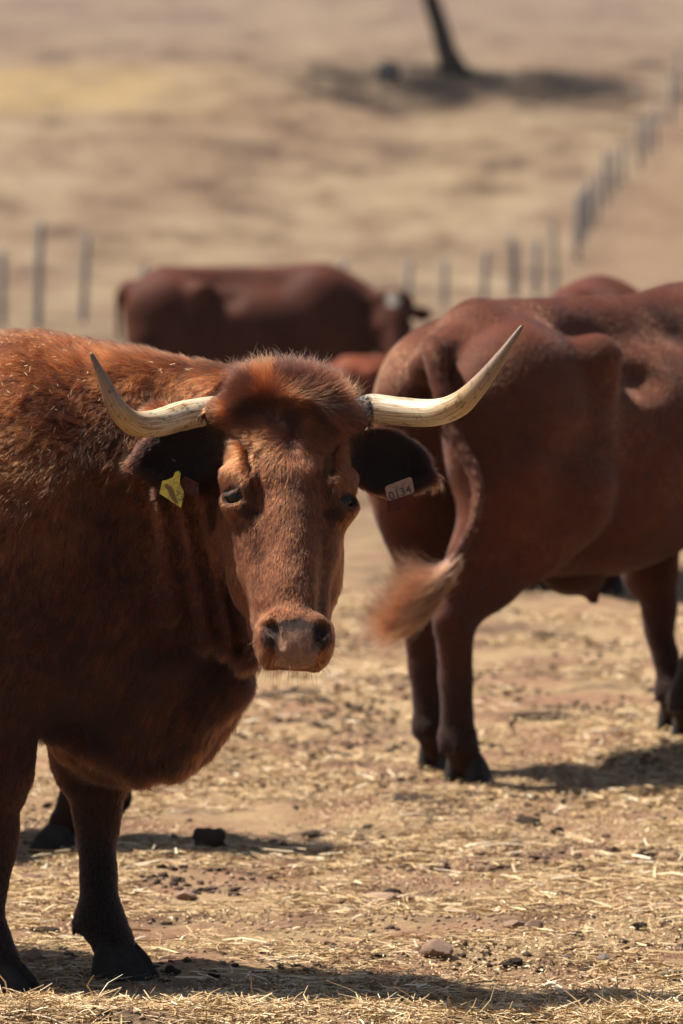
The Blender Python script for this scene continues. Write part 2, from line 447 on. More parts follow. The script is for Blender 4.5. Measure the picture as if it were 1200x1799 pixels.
def vert_normals(V, Q):
    n, a = quad_normals(V, Q); out = np.zeros_like(V)
    for c in range(4):
        for d in range(3): out[:, d] += np.bincount(Q[:, c], n[:, d] * a, len(V))
    return out / np.maximum(np.linalg.norm(out, axis=1), 1e-12)[:, None]
def rotm(ax, ang):
    return np.array(Matrix.Rotation(ang, 3, Vector(ax)))
def nrm(v):
    v = np.asarray(v, float); return v / np.maximum(np.linalg.norm(v, axis=-1, keepdims=True), 1e-12)

# ------------------------------------------------------------------ the head (shared by all cattle): l = sideways, d = down the face, n = out of the face
def sculpt_head(S, fr, detail=True, ears=True, earang=0.26):
    S.E(fr, (0, 0.17, -0.105), (0.118, 0.175, 0.085), 0.05)                 # forehead
    S.E(fr, (0, 0.055, -0.09), (0.135, 0.058, 0.070), 0.04)                # poll
    S.E(fr, (0, 0.16, -0.19), (0.10, 0.15, 0.10), 0.06)                    # brain case, back
    S.C(fr, (0, 0.24, -0.075), (0, 0.56, -0.060), 0.065, 0.047, 0.030, ((0, 0, 1), 1.05))      # nasal bridge
    for s in (-1, 1):
        S.C(fr, (s * 0.06, 0.07, -0.095), (s * 0.140, 0.081, -0.095), 0.044, 0.033, 0.03)   # horn core cuffs
        S.C(fr, (s * 0.085, 0.20, -0.085), (s * 0.108, 0.285, -0.085), 0.034, 0.036, 0.03)    # brow ridge
        S.E(fr, (s * 0.075, 0.34, -0.17), (0.042, 0.13, 0.10), 0.05)        # masseter
        S.C(fr, (s * 0.062, 0.30, -0.235), (s * 0.042, 0.55, -0.140), 0.050, 0.038, 0.05)    # lower jaw
        S.C(fr, (s * 0.078, 0.33, -0.110), (s * 0.048, 0.53, -0.090), 0.024, 0.022, 0.03)     # facial crest
        S.E(fr, (s * 0.047, 0.598, -0.050), (0.030, 0.048, 0.046), 0.022)     # nostril wing
        S.E(fr, (s * 0.047, 0.605, -0.085), (0.026, 0.050, 0.045), 0.03)      # upper lip side
    S.C(fr, (0, 0.30, -0.20), (0, 0.55, -0.13), 0.06, 0.045, 0.05)
    S.E(fr, (0, 0.600, -0.065), (0.060, 0.060, 0.060), 0.03)               # muzzle
    S.E(fr, (0, 0.622, -0.040), (0.047, 0.046, 0.034), 0.015)              # nose pad
    S.E(fr, (0, 0.600, -0.125), (0.052, 0.036, 0.036), 0.025)              # chin
    if detail:
        for s in (-1, 1):
            S.E(fr, (s * 0.122, 0.279, -0.062), (0.027, 0.0215, 0.022), 0.005, [[math.cos(0.42), -s * math.sin(0.42), 0], [s * math.sin(0.42), math.cos(0.42), 0], [0, 0, 1]], cut=True)  # eye socket
            S.C(fr, (s * 0.092, 0.266, -0.048), (s * 0.130, 0.247, -0.084), 0.009, 0.009, 0.012)
            S.C(fr, (s * 0.084, 0.252, -0.048), (s * 0.122, 0.228, -0.074), 0.012, 0.012, 0.03)                  # upper lid
            S.C(fr, (s * 0.098, 0.307, -0.056), (s * 0.126, 0.295, -0.086), 0.005, 0.005, 0.010)                  # lower lid
            S.C(fr, (s * 0.052, 0.586, -0.014), (s * 0.034, 0.636, -0.014), 0.0130, 0.0090, 0.005, cut=True)       # nostril
            S.C(fr, (s * 0.064, 0.582, -0.020), (s * 0.050, 0.600, -0.016), 0.010, 0.012, 0.010, cut=True)
            S.C(fr, (s * 0.088, 0.330, -0.020), (s * 0.078, 0.400, -0.020), 0.012, 0.008, 0.035, cut=True)         # hollow under the eye
            S.C(fr, (s * 0.080, 0.40, -0.048), (s * 0.062, 0.55, -0.040), 0.006, 0.008, 0.025, cut=True)          # groove beside the nasal bone
            for q in range(3):                                                                                # wrinkles over the brow
                o = q * 0.017
                S.C(fr, (s * (0.052 + o), 0.215 - o * 0.8, -0.018 - o * 0.9), (s * (0.088 + o * 0.7), 0.165 - o, -0.034 - o), 0.0065, 0.005, 0.007, cut=True)
                S.C(fr, (s * (0.046 + o), 0.275, -0.020 - o * 0.6), (s * (0.052 + o), 0.215 - o * 0.8, -0.018 - o * 0.9), 0.0065, 0.006, 0.007, cut=True)
        S.C(fr, (0.004, 0.135, -0.018), (0.004, 0.185, -0.016), 0.006, 0.004, 0.012, cut=True)                # whorl dimple
        S.C(fr, (-0.045, 0.664, -0.078), (0.045, 0.664, -0.078), 0.004, 0.004, 0.006, cut=True)               # mouth line
        S.C(fr, (-0.062, 0.650, -0.090), (-0.078, 0.57, -0.125), 0.004, 0.003, 0.006, cut=True)
        S.C(fr, (0.062, 0.650, -0.090), (0.078, 0.57, -0.125), 0.004, 0.003, 0.006, cut=True)
    if ears:
        for s in (-1, 1):
            A = nrm(np.array([s * 0.97, earang, -0.05]))
            Nn = nrm(np.array([0.0, 0.30, 1.0])); Nn = nrm(Nn - A * (A @ Nn)); B = np.cross(Nn, A)
            rot = np.array([A, B, Nn]); base = np.array([s * 0.118, 0.128, -0.150])
            c = base + A * 0.105
            S.C(fr, base - A * 0.02, base + A * 0.05, 0.034, 0.036, 0.03)
            S.E(fr, c - A * 0.008, (0.090, 0.065, 0.030), 0.02, rot)
            S.C(fr, base + A * 0.13, base + A * 0.205 + B * 0.004, 0.044, 0.012, 0.02, (Nn, 2.2))
            S.E(fr, c + Nn * 0.028 - A * 0.004, (0.084, 0.056, 0.032), 0.008, rot, cut=True)
            S.C(fr, base + A * 0.14 + Nn * 0.020, base + A * 0.188 + Nn * 0.020, 0.032, 0.012, 0.01, cut=True)

# ------------------------------------------------------------------ the trunk and legs: a = forward, b = to its side, z = up
def leg_fore(S, fr, foot, top, lift=0.0):
    """foot: where the hoof stands; top: the elbow"""
    f = np.array(foot, float); t = np.array(top, float)
    def P(k, da=0.0, z=None):
        q = f + (t - f) * k; q = np.array([q[0] + da, q[1], z if z is not None else q[2]]); return q
    knee = np.array([f[0] * 0.55 + t[0] * 0.45 - 0.01, f[1] * 0.6 + t[1] * 0.4, f[2] + 0.345])
    fet = np.array([f[0] - 0.035, f[1], f[2] + 0.125])
    S.chain(fr, [t, knee + (t - knee) * 0.45, knee + np.array([0, 0, 0.05])], [0.115, 0.074, 0.053], 0.05)
    S.E(fr, knee, (0.053, 0.050, 0.062), 0.03)
    S.chain(fr, [knee - np.array([0, 0, 0.05]), (knee + fet) / 2 + np.array([0, 0, 0.0]), fet + np.array([0, 0, 0.03])], [0.044, 0.037, 0.042], 0.02)
    S.E(fr, fet, (0.052, 0.047, 0.042), 0.02)
    S.C(fr, fet, f + np.array([0.0, 0, 0.065]), 0.043, 0.047, 0.02)
    for b in (-1, 1): S.C(fr, fet + np.array([-0.040, b * 0.018, -0.012]), fet + np.array([-0.050, b * 0.02, -0.028]), 0.014, 0.009, 0.01)   # dewclaws
def leg_hind(S, fr, foot, side, hip=(-0.62, 0.20, 0.78)):
    f = np.array(foot, float)
    st = np.array([hip[0] + 0.10, side * (hip[1] + 0.02), hip[2]])          # stifle
    hk = np.array([f[0] - 0.085, f[1] * 0.8 + side * 0.18 * 0.2, f[2] + 0.46])
    fet = np.array([f[0] - 0.04, f[1], f[2] + 0.125])
    S.C(fr, st, hk + (st - hk) * 0.35, 0.150, 0.082, 0.06, ((0, 1, 0), 1.35))
    S.C(fr, (hip[0] - 0.10, side * (hip[1] - 0.02), hip[2] + 0.05), hk + np.array([-0.01, 0, 0.10]), 0.13, 0.050, 0.06, ((0, 1, 0), 1.3))
    S.C(fr, hk + (st - hk) * 0.35, hk, 0.082, 0.054, 0.04, ((0, 1, 0), 1.2))
    S.E(fr, hk, (0.066, 0.047, 0.066), 0.03)
    S.C(fr, hk + np.array([-0.035, 0, 0.05]), hk + np.array([-0.050, 0, -0.0]), 0.024, 0.028, 0.02)
    S.chain(fr, [hk - np.array([0.0, 0, 0.03]), (hk + fet) / 2, fet + np.array([0, 0, 0.03])], [0.053, 0.044, 0.047], 0.02)
    S.E(fr, fet, (0.056, 0.050, 0.046), 0.02)
    S.C(fr, fet, f + np.array([0.0, 0, 0.065]), 0.045, 0.048, 0.02)
    for b in (-1, 1): S.C(fr, fet + np.array([-0.038, b * 0.018, -0.012]), fet + np.array([-0.048, b * 0.02, -0.028]), 0.014, 0.009, 0.01)
def spline_chain(S, fr, P, r, seg=6):
    P = np.array(P, float); m = len(P); Q = []; RR = []
    for i in range(m - 1):
        p0, p1, p2, p3 = P[max(i - 1, 0)], P[i], P[i + 1], P[min(i + 2, m - 1)]
        for j in range(seg):
            t = j / seg
            Q.append(0.5 * ((2 * p1) + (-p0 + p2) * t + (2 * p0 - 5 * p1 + 4 * p2 - p3) * t * t + (-p0 + 3 * p1 - 3 * p2 + p3) * t ** 3)); RR.append(r[i] + (r[i + 1] - r[i]) * t)
    Q.append(P[-1]); RR.append(r[-1])
    T = Sculpt()
    for i in range(len(Q) - 1): S.C(fr, Q[i], Q[i + 1], RR[i], RR[i + 1], 0.03 if i < seg else 0.004)
def sculpt_trunk(S, fr, fore, hind, gaunt=0.0):
    S.E(fr, (0.0, 0, 0.90), (0.72, 0.33, 0.33), 0.08)
    S.E(fr, (-0.12, 0, 0.74), (0.52, 0.28, 0.22), 0.10)
    for s in (-1, 1):
        S.E(fr, (0.42, s * 0.10, 0.98), (0.26, 0.19, 0.33), 0.08)
        S.E(fr, (0.50, s * 0.15, 0.80), (0.17, 0.11, 0.22), 0.06)
        S.E(fr, (-0.60, s * 0.13, 1.03), (0.27, 0.155, 0.24), 0.07)
        S.E(fr, (-0.62, s * 0.165, 0.86), (0.235, 0.125, 0.30), 0.06)
        S.E(fr, (-0.37, s * 0.232, 1.165), (0.080, 0.045, 0.050), 0.09)       # hook bones
        S.C(fr, (-0.38, s * 0.230, 1.16), (-0.46, s * 0.245, 0.82), 0.035, 0.05, 0.10)     # flank line
        S.E(fr, (-0.84, s * 0.110, 1.06), (0.055, 0.050, 0.065), 0.05)       # pin bones
        S.E(fr, (-0.74, s * 0.115, 0.96), (0.155, 0.115, 0.26), 0.05)        # buttock
    S.E(fr, (0.42, 0, 1.13), (0.32, 0.11, 0.20), 0.07)
    S.C(fr, (0.42, 0, 1.195), (-0.64, 0, 1.235), 0.125, 0.095, 0.08)
    S.C(fr, (-0.62, 0, 1.235), (-0.88, 0, 1.15), 0.085, 0.055, 0.04)
    S.E(fr, (0.62, 0, 0.78), (0.20, 0.16, 0.26), 0.08)
    for s in (-1, 1):
        S.E(fr, (-0.20, s * 0.300, 1.130), (0.12, 0.100, 0.085), 0.035, cut=True)   # hungry hollow in front of the hook
    for s in (-1, 1):
        S.C(fr, (-0.90, s * 0.045, 1.08), (-0.92, s * 0.050, 0.82), 0.012, 0.020, 0.03, cut=True)   # clefts beside the tail
    for foot, top in fore: leg_fore(S, fr, foot, top)
    for foot, side in hind: leg_hind(S, fr, foot, side)

def hoof_data(mat):
    V = []; F = []
    for side in (-1, 1):
        prof = [(0.0, 0.070, 0.118, 0.0), (0.012, 0.066, 0.112, -0.002), (0.045, 0.058, 0.092, -0.006), (0.068, 0.050, 0.066, -0.010), (0.080, 0.040, 0.050, -0.012)]
        base = len(V); n = 14
        for z, wd, ln, sh in prof:
            for i in range(n):
                a = 2 * PI * i / n
                x = math.cos(a); y = math.sin(a)
                xx = (0.62 * ln * x if x > 0 else 0.42 * ln * x) + sh + 0.012
                yy = side * (0.033 + 0.5 * wd * 0.92 * y * (1 - 0.35 * max(0, x) ** 2) * (1.0 if y * 1 > 0 else 0.92)) - side * 0.010 * max(0, x)
                V.append((xx, yy, z))
        for r in range(len(prof) - 1):
            for i in range(n):
                j = (i + 1) % n
                q = (base + r * n + i, base + r * n + j, base + (r + 1) * n + j, base + (r + 1) * n + i)
                F.append(q if side > 0 else q[::-1])
        F.append(tuple(base + i for i in range(n))[::-1]); F.append(tuple(base + (len(prof) - 1) * n + i for i in range(n)))
    return mesh_obj('hoof', V, F, mat, data_only=True)
HOOF = hoof_data(M_HOOF)
def add_hoof(parent, fr, foot, ang=0.0):
    o = bpy.data.objects.new('hoof', HOOF); COL.objects.link(o)
    p = fr.w(foot); hd = math.atan2(fr.M[0][1], fr.M[0][0]) + ang
    o.parent = parent
    o.location = Vector(p) - Vector(parent.location); o.rotation_euler = (0, 0, hd); o.scale = (fr.s * 1.14, fr.s, fr.s)
    return o
def frame_at(x, y, z, heading, s=1.0):
    """heading: degrees from +x, positive turns away from the camera"""
    h = R(heading)
    return Frame((x, y, z), (math.cos(h), math.sin(h), 0), (-math.sin(h), math.cos(h), 0), (0, 0, 1), s)
def head_frame(o, yaw, tilt, s=1.0, roll=0.0):
    """yaw: degrees the face looks away from the camera towards +x; tilt: degrees the nose is carried forward"""
    a, t = R(yaw), R(tilt)
    N0 = np.array([math.sin(a), -math.cos(a), 0]); L = np.array([math.cos(a), math.sin(a), 0]); Z = np.array([0, 0, 1.0])
    Nn = N0 * math.cos(t) + Z * math.sin(t); D = N0 * math.sin(t) - Z * math.cos(t)
    if roll:
        c, s_ = math.cos(R(roll)), math.sin(R(roll)); L, D = L * c + D * s_, D * c - L * s_
    return Frame(o, L, D, Nn, s)

# swept horn through points with radii
def sweep(pts, rs, n=20, seg=6):
    P = np.array(pts, float); r = np.array(rs, float)
    Q = []; RR = []
    m = len(P)
    for i in range(m - 1):
        p0 = P[max(i - 1, 0)]; p1 = P[i]; p2 = P[i + 1]; p3 = P[min(i + 2, m - 1)]
        for j in range(seg):
            t = j / seg
            Q.append(0.5 * ((2 * p1) + (-p0 + p2) * t + (2 * p0 - 5 * p1 + 4 * p2 - p3) * t * t + (-p0 + 3 * p1 - 3 * p2 + p3) * t ** 3))
            RR.append(r[i] + (r[i + 1] - r[i]) * t)
    Q.append(P[-1]); RR.append(r[-1]); Q = np.array(Q); RR = np.array(RR)
    T = nrm(np.gradient(Q, axis=0)); U = np.zeros_like(Q); u = nrm(np.cross(T[0], [0, 0, 1.0]) + 1e-6)
    for i in range(len(Q)):
        u = nrm(u - T[i] * (u @ T[i])); U[i] = u
    Vv = np.cross(T, U); V = []; F = []; C = []
    for i in range(len(Q)):
        for j in range(n):
            a = 2 * PI * j / n; V.append(Q[i] + RR[i] * (math.cos(a) * U[i] + math.sin(a) * Vv[i])); C.append((i / (len(Q) - 1), abs(j / n - 0.5) * 2, 0))
    for i in range(len(Q) - 1):
        for j in range(n):
            k = (j + 1) % n; F.append((i * n + j, i * n + k, (i + 1) * n + k, (i + 1) * n + j))
    e = len(V); V.append(Q[-1] + T[-1] * RR[-1] * 0.6); C.append((1, 0.5, 0)); b = (len(Q) - 1) * n
    for j in range(n): F.append((b + j, b + (j + 1) % n, e))
    F.append(tuple(range(n))[::-1])
    return np.array(V), F, np.array(C)
def horn(parent, pts, rs, seed=0):
    V, F, C = sweep(pts, rs, 22, 10)
    al = C[:, 0]; rad = 0.0006 * vnoise(V, 0.012, seed) + 0.0010 * vnoise(V, 0.03, seed + 1) + 0.0009 * np.sin(al * 95 + 2 * vnoise(V, 0.05, seed + 2)) * (al < 0.32) * (0.4 + 0.6 * (al < 0.16))
    ctr = V.copy()
    V = V + rad[:, None] * nrm(V - V.mean(0))
    return mesh_obj('horn', V, F, M_HORN, parent, cols=C)

# ------------------------------------------------------------------ hair curves
def hair_object(name, base, nrmv, tang, length, lift, radius, tone, parent, mat, npts=5, clump=0.012, clump_amt=0.45, wave=0.12, droop=0.0, tuft_var=0.0):
    n = len(base)
    L = length[:, None]; t_ = np.linspace(0, 1, npts)
    lf = lift[:, None]
    tip = L * (tang * np.sqrt(np.maximum(1 - lf ** 2, 0.02)) + nrmv * lf)
    if clump_amt > 0:
        wp = base + 0.4 * clump * np.stack([vnoise(base, clump * 2.2, 11), vnoise(base, clump * 2.2, 12), vnoise(base, clump * 2.2, 13)], -1)
        key = np.floor(wp / clump).astype(np.int64); key = key[:, 0] * 73856093 ^ key[:, 1] * 19349663 ^ key[:, 2] * 83492791
        _, inv = np.unique(key, return_inverse=True); inv = inv.ravel(); c = np.bincount(inv)
        T = base + tip
        mean = np.stack([np.bincount(inv, T[:, d]) / c for d in range(3)], -1)[inv]
        jit = (_hash(inv, inv, inv, 5)[:, None] - 0.5)
        tone = tone + tuft_var * (_hash(inv, inv, inv, 9) - 0.5)
        tip = tip + L * 0.5 * tuft_var * (np.stack([_hash(inv, inv, inv, 14 + d) for d in range(3)], -1) - 0.5)
        tip = tip * (1 + 0.25 * jit) + (mean - T) * clump_amt * np.minimum(1, L / 0.012)
    pts = np.zeros((n, npts, 3))
    side = np.cross(nrmv, tang); ph = rng.random(n) * 6.28; amp = rng.normal(0, 1, n) * wave
    for i, t in enumerate(t_):
        bow = nrmv * (L * lf * 0.35) * (4 * t * (1 - t)) * 0.5
        cur = side * (L * amp[:, None]) * (np.sin(ph + t * 3.5) - np.sin(ph))[:, None] * t
        pts[:, i] = base + tip * t + bow + cur + np.array([0, 0, -1.0]) * (L * droop * t * t)
    pts[:, 0] -= nrmv * 0.002
    hc = bpy.data.hair_curves.new(name)
    hc.add_curves([npts] * n)
    hc.attributes['position'].data.foreach_set('vector', pts.astype(np.float32).ravel())
    ra = hc.attributes.get('radius') or hc.attributes.new('radius', 'FLOAT', 'POINT')
    prof = np.array([1.0, 1.0, 0.85, 0.6, 0.15]) if npts == 5 else np.linspace(1, 0.15, npts)
    ra.data.foreach_set('value', (radius[:, None] * prof[None, :]).astype(np.float32).ravel())
    ta = hc.attributes.new('tone', 'FLOAT', 'CURVE'); ta.data.foreach_set('value', np.clip(tone, 0, 1).astype(np.float32))
    hc.materials.append(mat)
    o = bpy.data.objects.new(name, hc); COL.objects.link(o)
    if parent is not None:
        o.parent = parent; o.matrix_parent_inverse = Matrix.Translation(-Vector(parent.location))
    return o
def sample_surface(V, Q, count, weight):
    fn, fa = quad_normals(V, Q); fc = V[Q].mean(1)
    w = fa * weight(fc, fn); cum = np.cumsum(w); r = rng.random(count) * cum[-1]
    f = np.searchsorted(cum, r); f = np.minimum(f, len(Q) - 1)
    u, v = rng.random((2, count, 1))
    q = V[Q[f]]
    p = q[:, 0] * (1 - u) * (1 - v) + q[:, 1] * u * (1 - v) + q[:, 2] * u * v + q[:, 3] * (1 - u) * v
    vn = vert_normals(V, Q)[Q[f]]
    nn = nrm(vn[:, 0] * (1 - u) * (1 - v) + vn[:, 1] * u * (1 - v) + vn[:, 2] * u * v + vn[:, 3] * (1 - u) * v)
    return p, nn

# ================================================================== COW 1: head turned to the camera
HUE = np.array([0.068, 0.018, 0.0075]); HUE_D = np.array([0.008, 0.0036, 0.0026])
def build_front_cow():
    heading = -22.0
    hf = frame_at(0, 0, 0, heading)
    # shoulders stand at a = 0.42 in the trunk's own frame
    sh = np.array([-0.66, 12.10]); o = sh - 0.42 * hf.M[0][:2]
    z0 = 0.0
    fr = frame_at(o[0], o[1], z0, heading, 1.0)
    root = empty('cow', (float(sh[0]), float(sh[1]), 0), 'red-brown long-horned cow staring at the camera with a yellow tag in one ear', 'cow', 'red-brown cattle of the herd')
    S = Sculpt()
    f_near = W(0, 1752, 11.95); f_far = W(200, 1728, 12.13)
    ln = fr.l([f_near[0], f_near[1], GH(f_near[0], f_near[1]) + 0.0]); lfar = fr.l([f_far[0], f_far[1], GH(f_far[0], f_far[1]) + 0.0])
    fore = [((ln[0], ln[1], ln[2]), (0.42, -0.20, 0.66)), ((lfar[0], lfar[1], lfar[2]), (0.47, 0.17, 0.60))]
    hind = [((-0.72, -0.18, 0.0), -1), ((-0.58, 0.18, 0.0), 1)]
    sculpt_trunk(S, fr, fore, hind)
    # heavier forehand
    S.E(fr, (0.36, 0, 1.16), (0.40, 0.17, 0.205), 0.08)
    S.E(fr, (0.34, -0.14, 0.98), (0.28, 0.20, 0.34), 0.08)
    S.E(fr, (0.34, 0.12, 0.98), (0.28, 0.18, 0.34), 0.08)
    H = head_frame(W(512, 634, 11.80), 9.0, 28.0, 1.0, 2.8)
    back = H.w((0, 0.14, -0.22))
    # neck, crest, throat, brisket, all in world coordinates
    crest0 = W(150, 700, 12.05); crest1 = H.w((-0.03, 0.06, -0.16))
    S.chain(WORLD, [W(60, 745, 12.08), W(230, 745, 12.09), W(350, 745, 12.06), crest1], [0.165, 0.140, 0.110, 0.085], 0.06)
    S.C(WORLD, W(140, 870, 12.10), H.w((-0.02, 0.17, -0.30)), 0.23, 0.125, 0.07)
    S.C(WORLD, W(190, 1000, 12.09), H.w((-0.06, 0.30, -0.35)), 0.20, 0.100, 0.07)
    S.E(WORLD, W(235, 1120, 12.13), (0.225, 0.18, 0.30), 0.06)
    S.E(WORLD, W(300, 1170, 12.10), (0.150, 0.12, 0.215), 0.05)
    S.E(WORLD, W(210, 1255, 12.08), (0.16, 0.15, 0.145), 0.04)
    S.C(WORLD, W(385, 960, 12.04), W(392, 1195, 12.02), 0.055, 0.050, 0.04)           # dewlap
    S.C(WORLD, W(392, 1195, 12.02), W(300, 1320, 12.02), 0.050, 0.050, 0.03)
    S.C(WORLD, W(345, 1080, 12.00), W(340, 1260, 11.98), 0.030, 0.035, 0.03)
    S.C(WORLD, W(100, 1285, 11.93), W(255, 1345, 11.99), 0.030, 0.035, 0.02)
    S.C(WORLD, W(95, 1320, 11.90), W(250, 1378, 11.95), 0.010, 0.012, 0.012, cut=True)
    # hanging neck folds behind the cheek
    for (a, b, r) in (((400, 905), (436, 1150), 0.030), ((356, 880), (404, 1130), 0.026), ((314, 870), (366, 1120), 0.024), ((282, 740), (296, 1080), 0.026)):
        S.C(WORLD, W(a[0], a[1], 11.862), W(b[0], b[1], 11.872), r * 1.05, r * 0.9, 0.012)
    for (a, b) in (((379, 890), (424, 1140)), ((335, 870), (386, 1120)), ((298, 860), (338, 1090)), ((258, 800), (262, 1080))):
        S.C(WORLD, W(a[0], a[1], 11.842), W(b[0], b[1], 11.852), 0.019, 0.014, 0.010, cut=True)
    # shoulder blade edge and muscle breaks
    S.E(fr, (0.44, -0.20, 0.82), (0.16, 0.12, 0.20), 0.05)
    S.C(fr, (0.05, -0.36, 1.02), (0.24, -0.36, 0.66), 0.025, 0.025, 0.06, cut=True)
    sculpt_head(S, H)
    # tail
    S.chain(fr, [(-0.90, 0, 1.18), (-0.97, 0, 1.05), (-0.99, 0, 0.75), (-0.98, 0.02, 0.50)], [0.040, 0.028, 0.020, 0.016], 0.03)
    lo = np.array([-0.40, 11.40, 0.72]); hi = np.array([0.18, 12.02, 1.40])
    V, Q = S.mesh(0.016, (lo, hi, 0.0048), 2)
    # fur relief on the hide itself
    vn = vert_normals(V, Q)
    V = V + vn * (0.0022 * vnoise(V, 0.035, 21) + 0.003 * vnoise(V, 0.09, 22))[:, None]
    vn = vert_normals(V, Q)
    hl = H.l(V)
    col = np.tile(HUE, (len(V), 1))
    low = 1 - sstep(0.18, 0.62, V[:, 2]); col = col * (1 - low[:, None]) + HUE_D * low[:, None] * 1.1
    def ear_mask(q, n_l):
        out = np.zeros(len(q))
        for s in (-1, 1):
            A = nrm(np.array([s * 0.97, 0.26, -0.05])); Nn = nrm(np.array([0.0, 0.30, 1.0])); Nn = nrm(Nn - A * (A @ Nn)); B = np.cross(Nn, A)
            base = np.array([s * 0.118, 0.128, -0.150]); c = base + A * 0.105
            r_ = q - c
            inb = (np.abs(r_ @ A) < 0.105) & (np.abs(r_ @ B) < 0.075) & (np.abs(r_ @ Nn) < 0.05)
            out = np.maximum(out, inb * 1.0)
            out = np.maximum(out, np.where(inb & ((n_l @ Nn) > 0.1) & (np.hypot((r_ @ A) / 0.090, (r_ @ B) / 0.060) < 1), 2.0, 0))
        return out
    def pad_mask(q):   # bare nose pad
        w = 0.056 - 0.012 * sstep(0.59, 0.65, q[:, 1])
        return ((q[:, 2] > -0.075) & (q[:, 1] > 0.574 + 0.010 * np.abs(q[:, 0]) / 0.05) & (np.abs(q[:, 0]) < w) & (q[:, 1] < 0.70)).astype(float)
    pad = pad_mask(hl) * (hl[:, 1] > 0.5)
    padc = np.array([0.19, 0.105, 0.072]) * (1 + 0.25 * vnoise(V, 0.006, 31))[:, None]
    top = (1 - sstep(0.595, 0.618, hl[:, 1]))[:, None]
    padc = padc * (1 - top) + np.array([0.040, 0.028, 0.025]) * top
    col = np.where(pad[:, None] > 0.5, padc, col)
    for s in (-1, 1):   # dark inner nostrils, eye rims
        dn = np.linalg.norm((hl - np.array([s * 0.050, 0.607, -0.012])) * np.array([1.3, 0.7, 0.7]), axis=1)
        w = (1 - sstep(0.014, 0.028, dn))[:, None]; col = col * (1 - w) + np.array([0.02, 0.014, 0.013]) * w
        de = np.linalg.norm((hl - np.array([s * 0.118, 0.279, -0.068])) * np.array([1, 1.2, 1]), axis=1)
        w = (1 - sstep(0.020, 0.030, de))[:, None] * 0.85; col = col * (1 - w) + np.array([0.03, 0.018, 0.014]) * w
    em = ear_mask(hl, vn @ H.M.T)
    col = np.where((em > 1.5)[:, None], np.array([0.018, 0.010, 0.008]), col)
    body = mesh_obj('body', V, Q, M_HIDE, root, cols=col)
    # ---- coat
    def weight(c, n):
        q = H.l(c); f = np.ones(len(c))
        cd = nrm(np.array([0, 0, CAM_H]) - c); face = (n * cd).sum(1)
        f *= np.where(face > -0.3, 1.0, 0.10)
        f *= np.where(c[:, 0] < -0.85, 0.12, 1.0)
        f *= np.where(c[:, 2] < 0.5, 0.8, 1.0)
        onhead = (np.abs(q[:, 0]) < 0.30) & (q[:, 1] > -0.05) & (q[:, 1] < 0.70) & (q[:, 2] > -0.26) & (q[:, 2] < 0.05)
        f *= np.where(onhead, 2.6, 1.0)
        f *= 1 - pad_mask(q) * onhead
        for s in (-1, 1):
            f *= np.where(np.linalg.norm((q - np.array([s * 0.118, 0.279, -0.068])) * [1, 1.25, 1], axis=1) < 0.026, 0, 1)
            f *= np.where(np.linalg.norm((q - np.array([s * 0.048, 0.610, -0.006])) * [1.2, 0.6, 0.8], axis=1) < 0.020, 0, 1)
        f *= np.where(c[:, 2] < 0.085, 0, 1)
        return f
    n = 430000
    p, nn = sample_surface(V, Q, n, weight)
    q = H.l(p); nl = nn @ H.M.T
    onhead = (np.abs(q[:, 0]) < 0.17) & (q[:, 1] > -0.05) & (q[:, 1] < 0.70) & (q[:, 2] > -0.30 + 0.1 * sstep(0.25, 0.4, q[:, 1]) + 0.14 * (1 - sstep(0.12, 0.2, q[:, 1])))
    em = ear_mask(q, nl)
    # flow
    rear = -fr.M[0]; down = np.array([0, 0, -1.0])
    wd = sstep(1.30, 0.85, p[:, 2])[:, None] if False else (1 - sstep(0.80, 1.30, p[:, 2]))[:, None]
    flow = rear * (0.95 - 0.55 * wd) + down * (0.55 + 0.6 * wd)
    nk = sstep(-0.45, -0.25, p[:, 0])[:, None]
    flow = flow * (1 - nk) + (np.array([-0.45, 0, 0]) + down * 0.9) * nk
    legz = (p[:, 2] < 0.48)[:, None]; flow = np.where(legz, down + 0.25 * rear, flow)
    wob = np.stack([vnoise(p, 0.11, 41), vnoise(p, 0.11, 42), vnoise(p, 0.11, 43)], -1)
    wob2 = np.stack([vnoise(p, 0.03, 44), vnoise(p, 0.03, 45), vnoise(p, 0.03, 46)], -1)
    flow = nrm(flow) + 0.40 * wob + 0.22 * wob2
    # head flow: out of the whorl between the eyes
    dl = q[:, 0] - 0.004; dd = q[:, 1] - 0.165
    r_ = np.hypot(dl, dd) + 1e-4
    fl = np.stack([dl / r_ * np.where(dd < 0, 1.0, 0.8), dd / r_, np.zeros(n)], -1)
    below = sstep(0.25, 0.34, q[:, 1])[:, None]
    fl = fl * (1 - below) + np.stack([np.clip(q[:, 0] / 0.05, -1, 1) * 0.25 + 0.12 * vnoise(p, 0.02, 55), np.full(n, 0.95), np.zeros(n)], -1) * below
    sidef = sstep(0.09, 0.12, np.abs(q[:, 0]))[:, None] * sstep(0.2, 0.24, q[:, 1])[:, None]
    fl = fl * (1 - sidef) + np.stack([np.zeros(n), np.full(n, 0.9), np.full(n, -0.6)], -1) * sidef
    poll = (1 - sstep(0.075, 0.125, q[:, 1]))
    forelock = sstep(0.055, 0.09, q[:, 1]) * (1 - sstep(0.095, 0.19, q[:, 1] + 0.02 * vnoise(p, 0.04, 56))) * (np.abs(q[:, 0]) < 0.13)
    swirl = np.stack([np.tanh((q[:, 0] + 0.05 + 0.05 * vnoise(p, 0.06, 57)) / 0.02) * 0.9 + 0.5 * vnoise(p, 0.05, 52), 0.30 + 0.35 * np.sin(q[:, 0] * 30) + 0.8 * vnoise(p, 0.035, 51), np.full(n, 0.2)], -1)
    up = np.stack([q[:, 0] * 3.0, np.full(n, -0.9), np.full(n, -0.15)], -1)
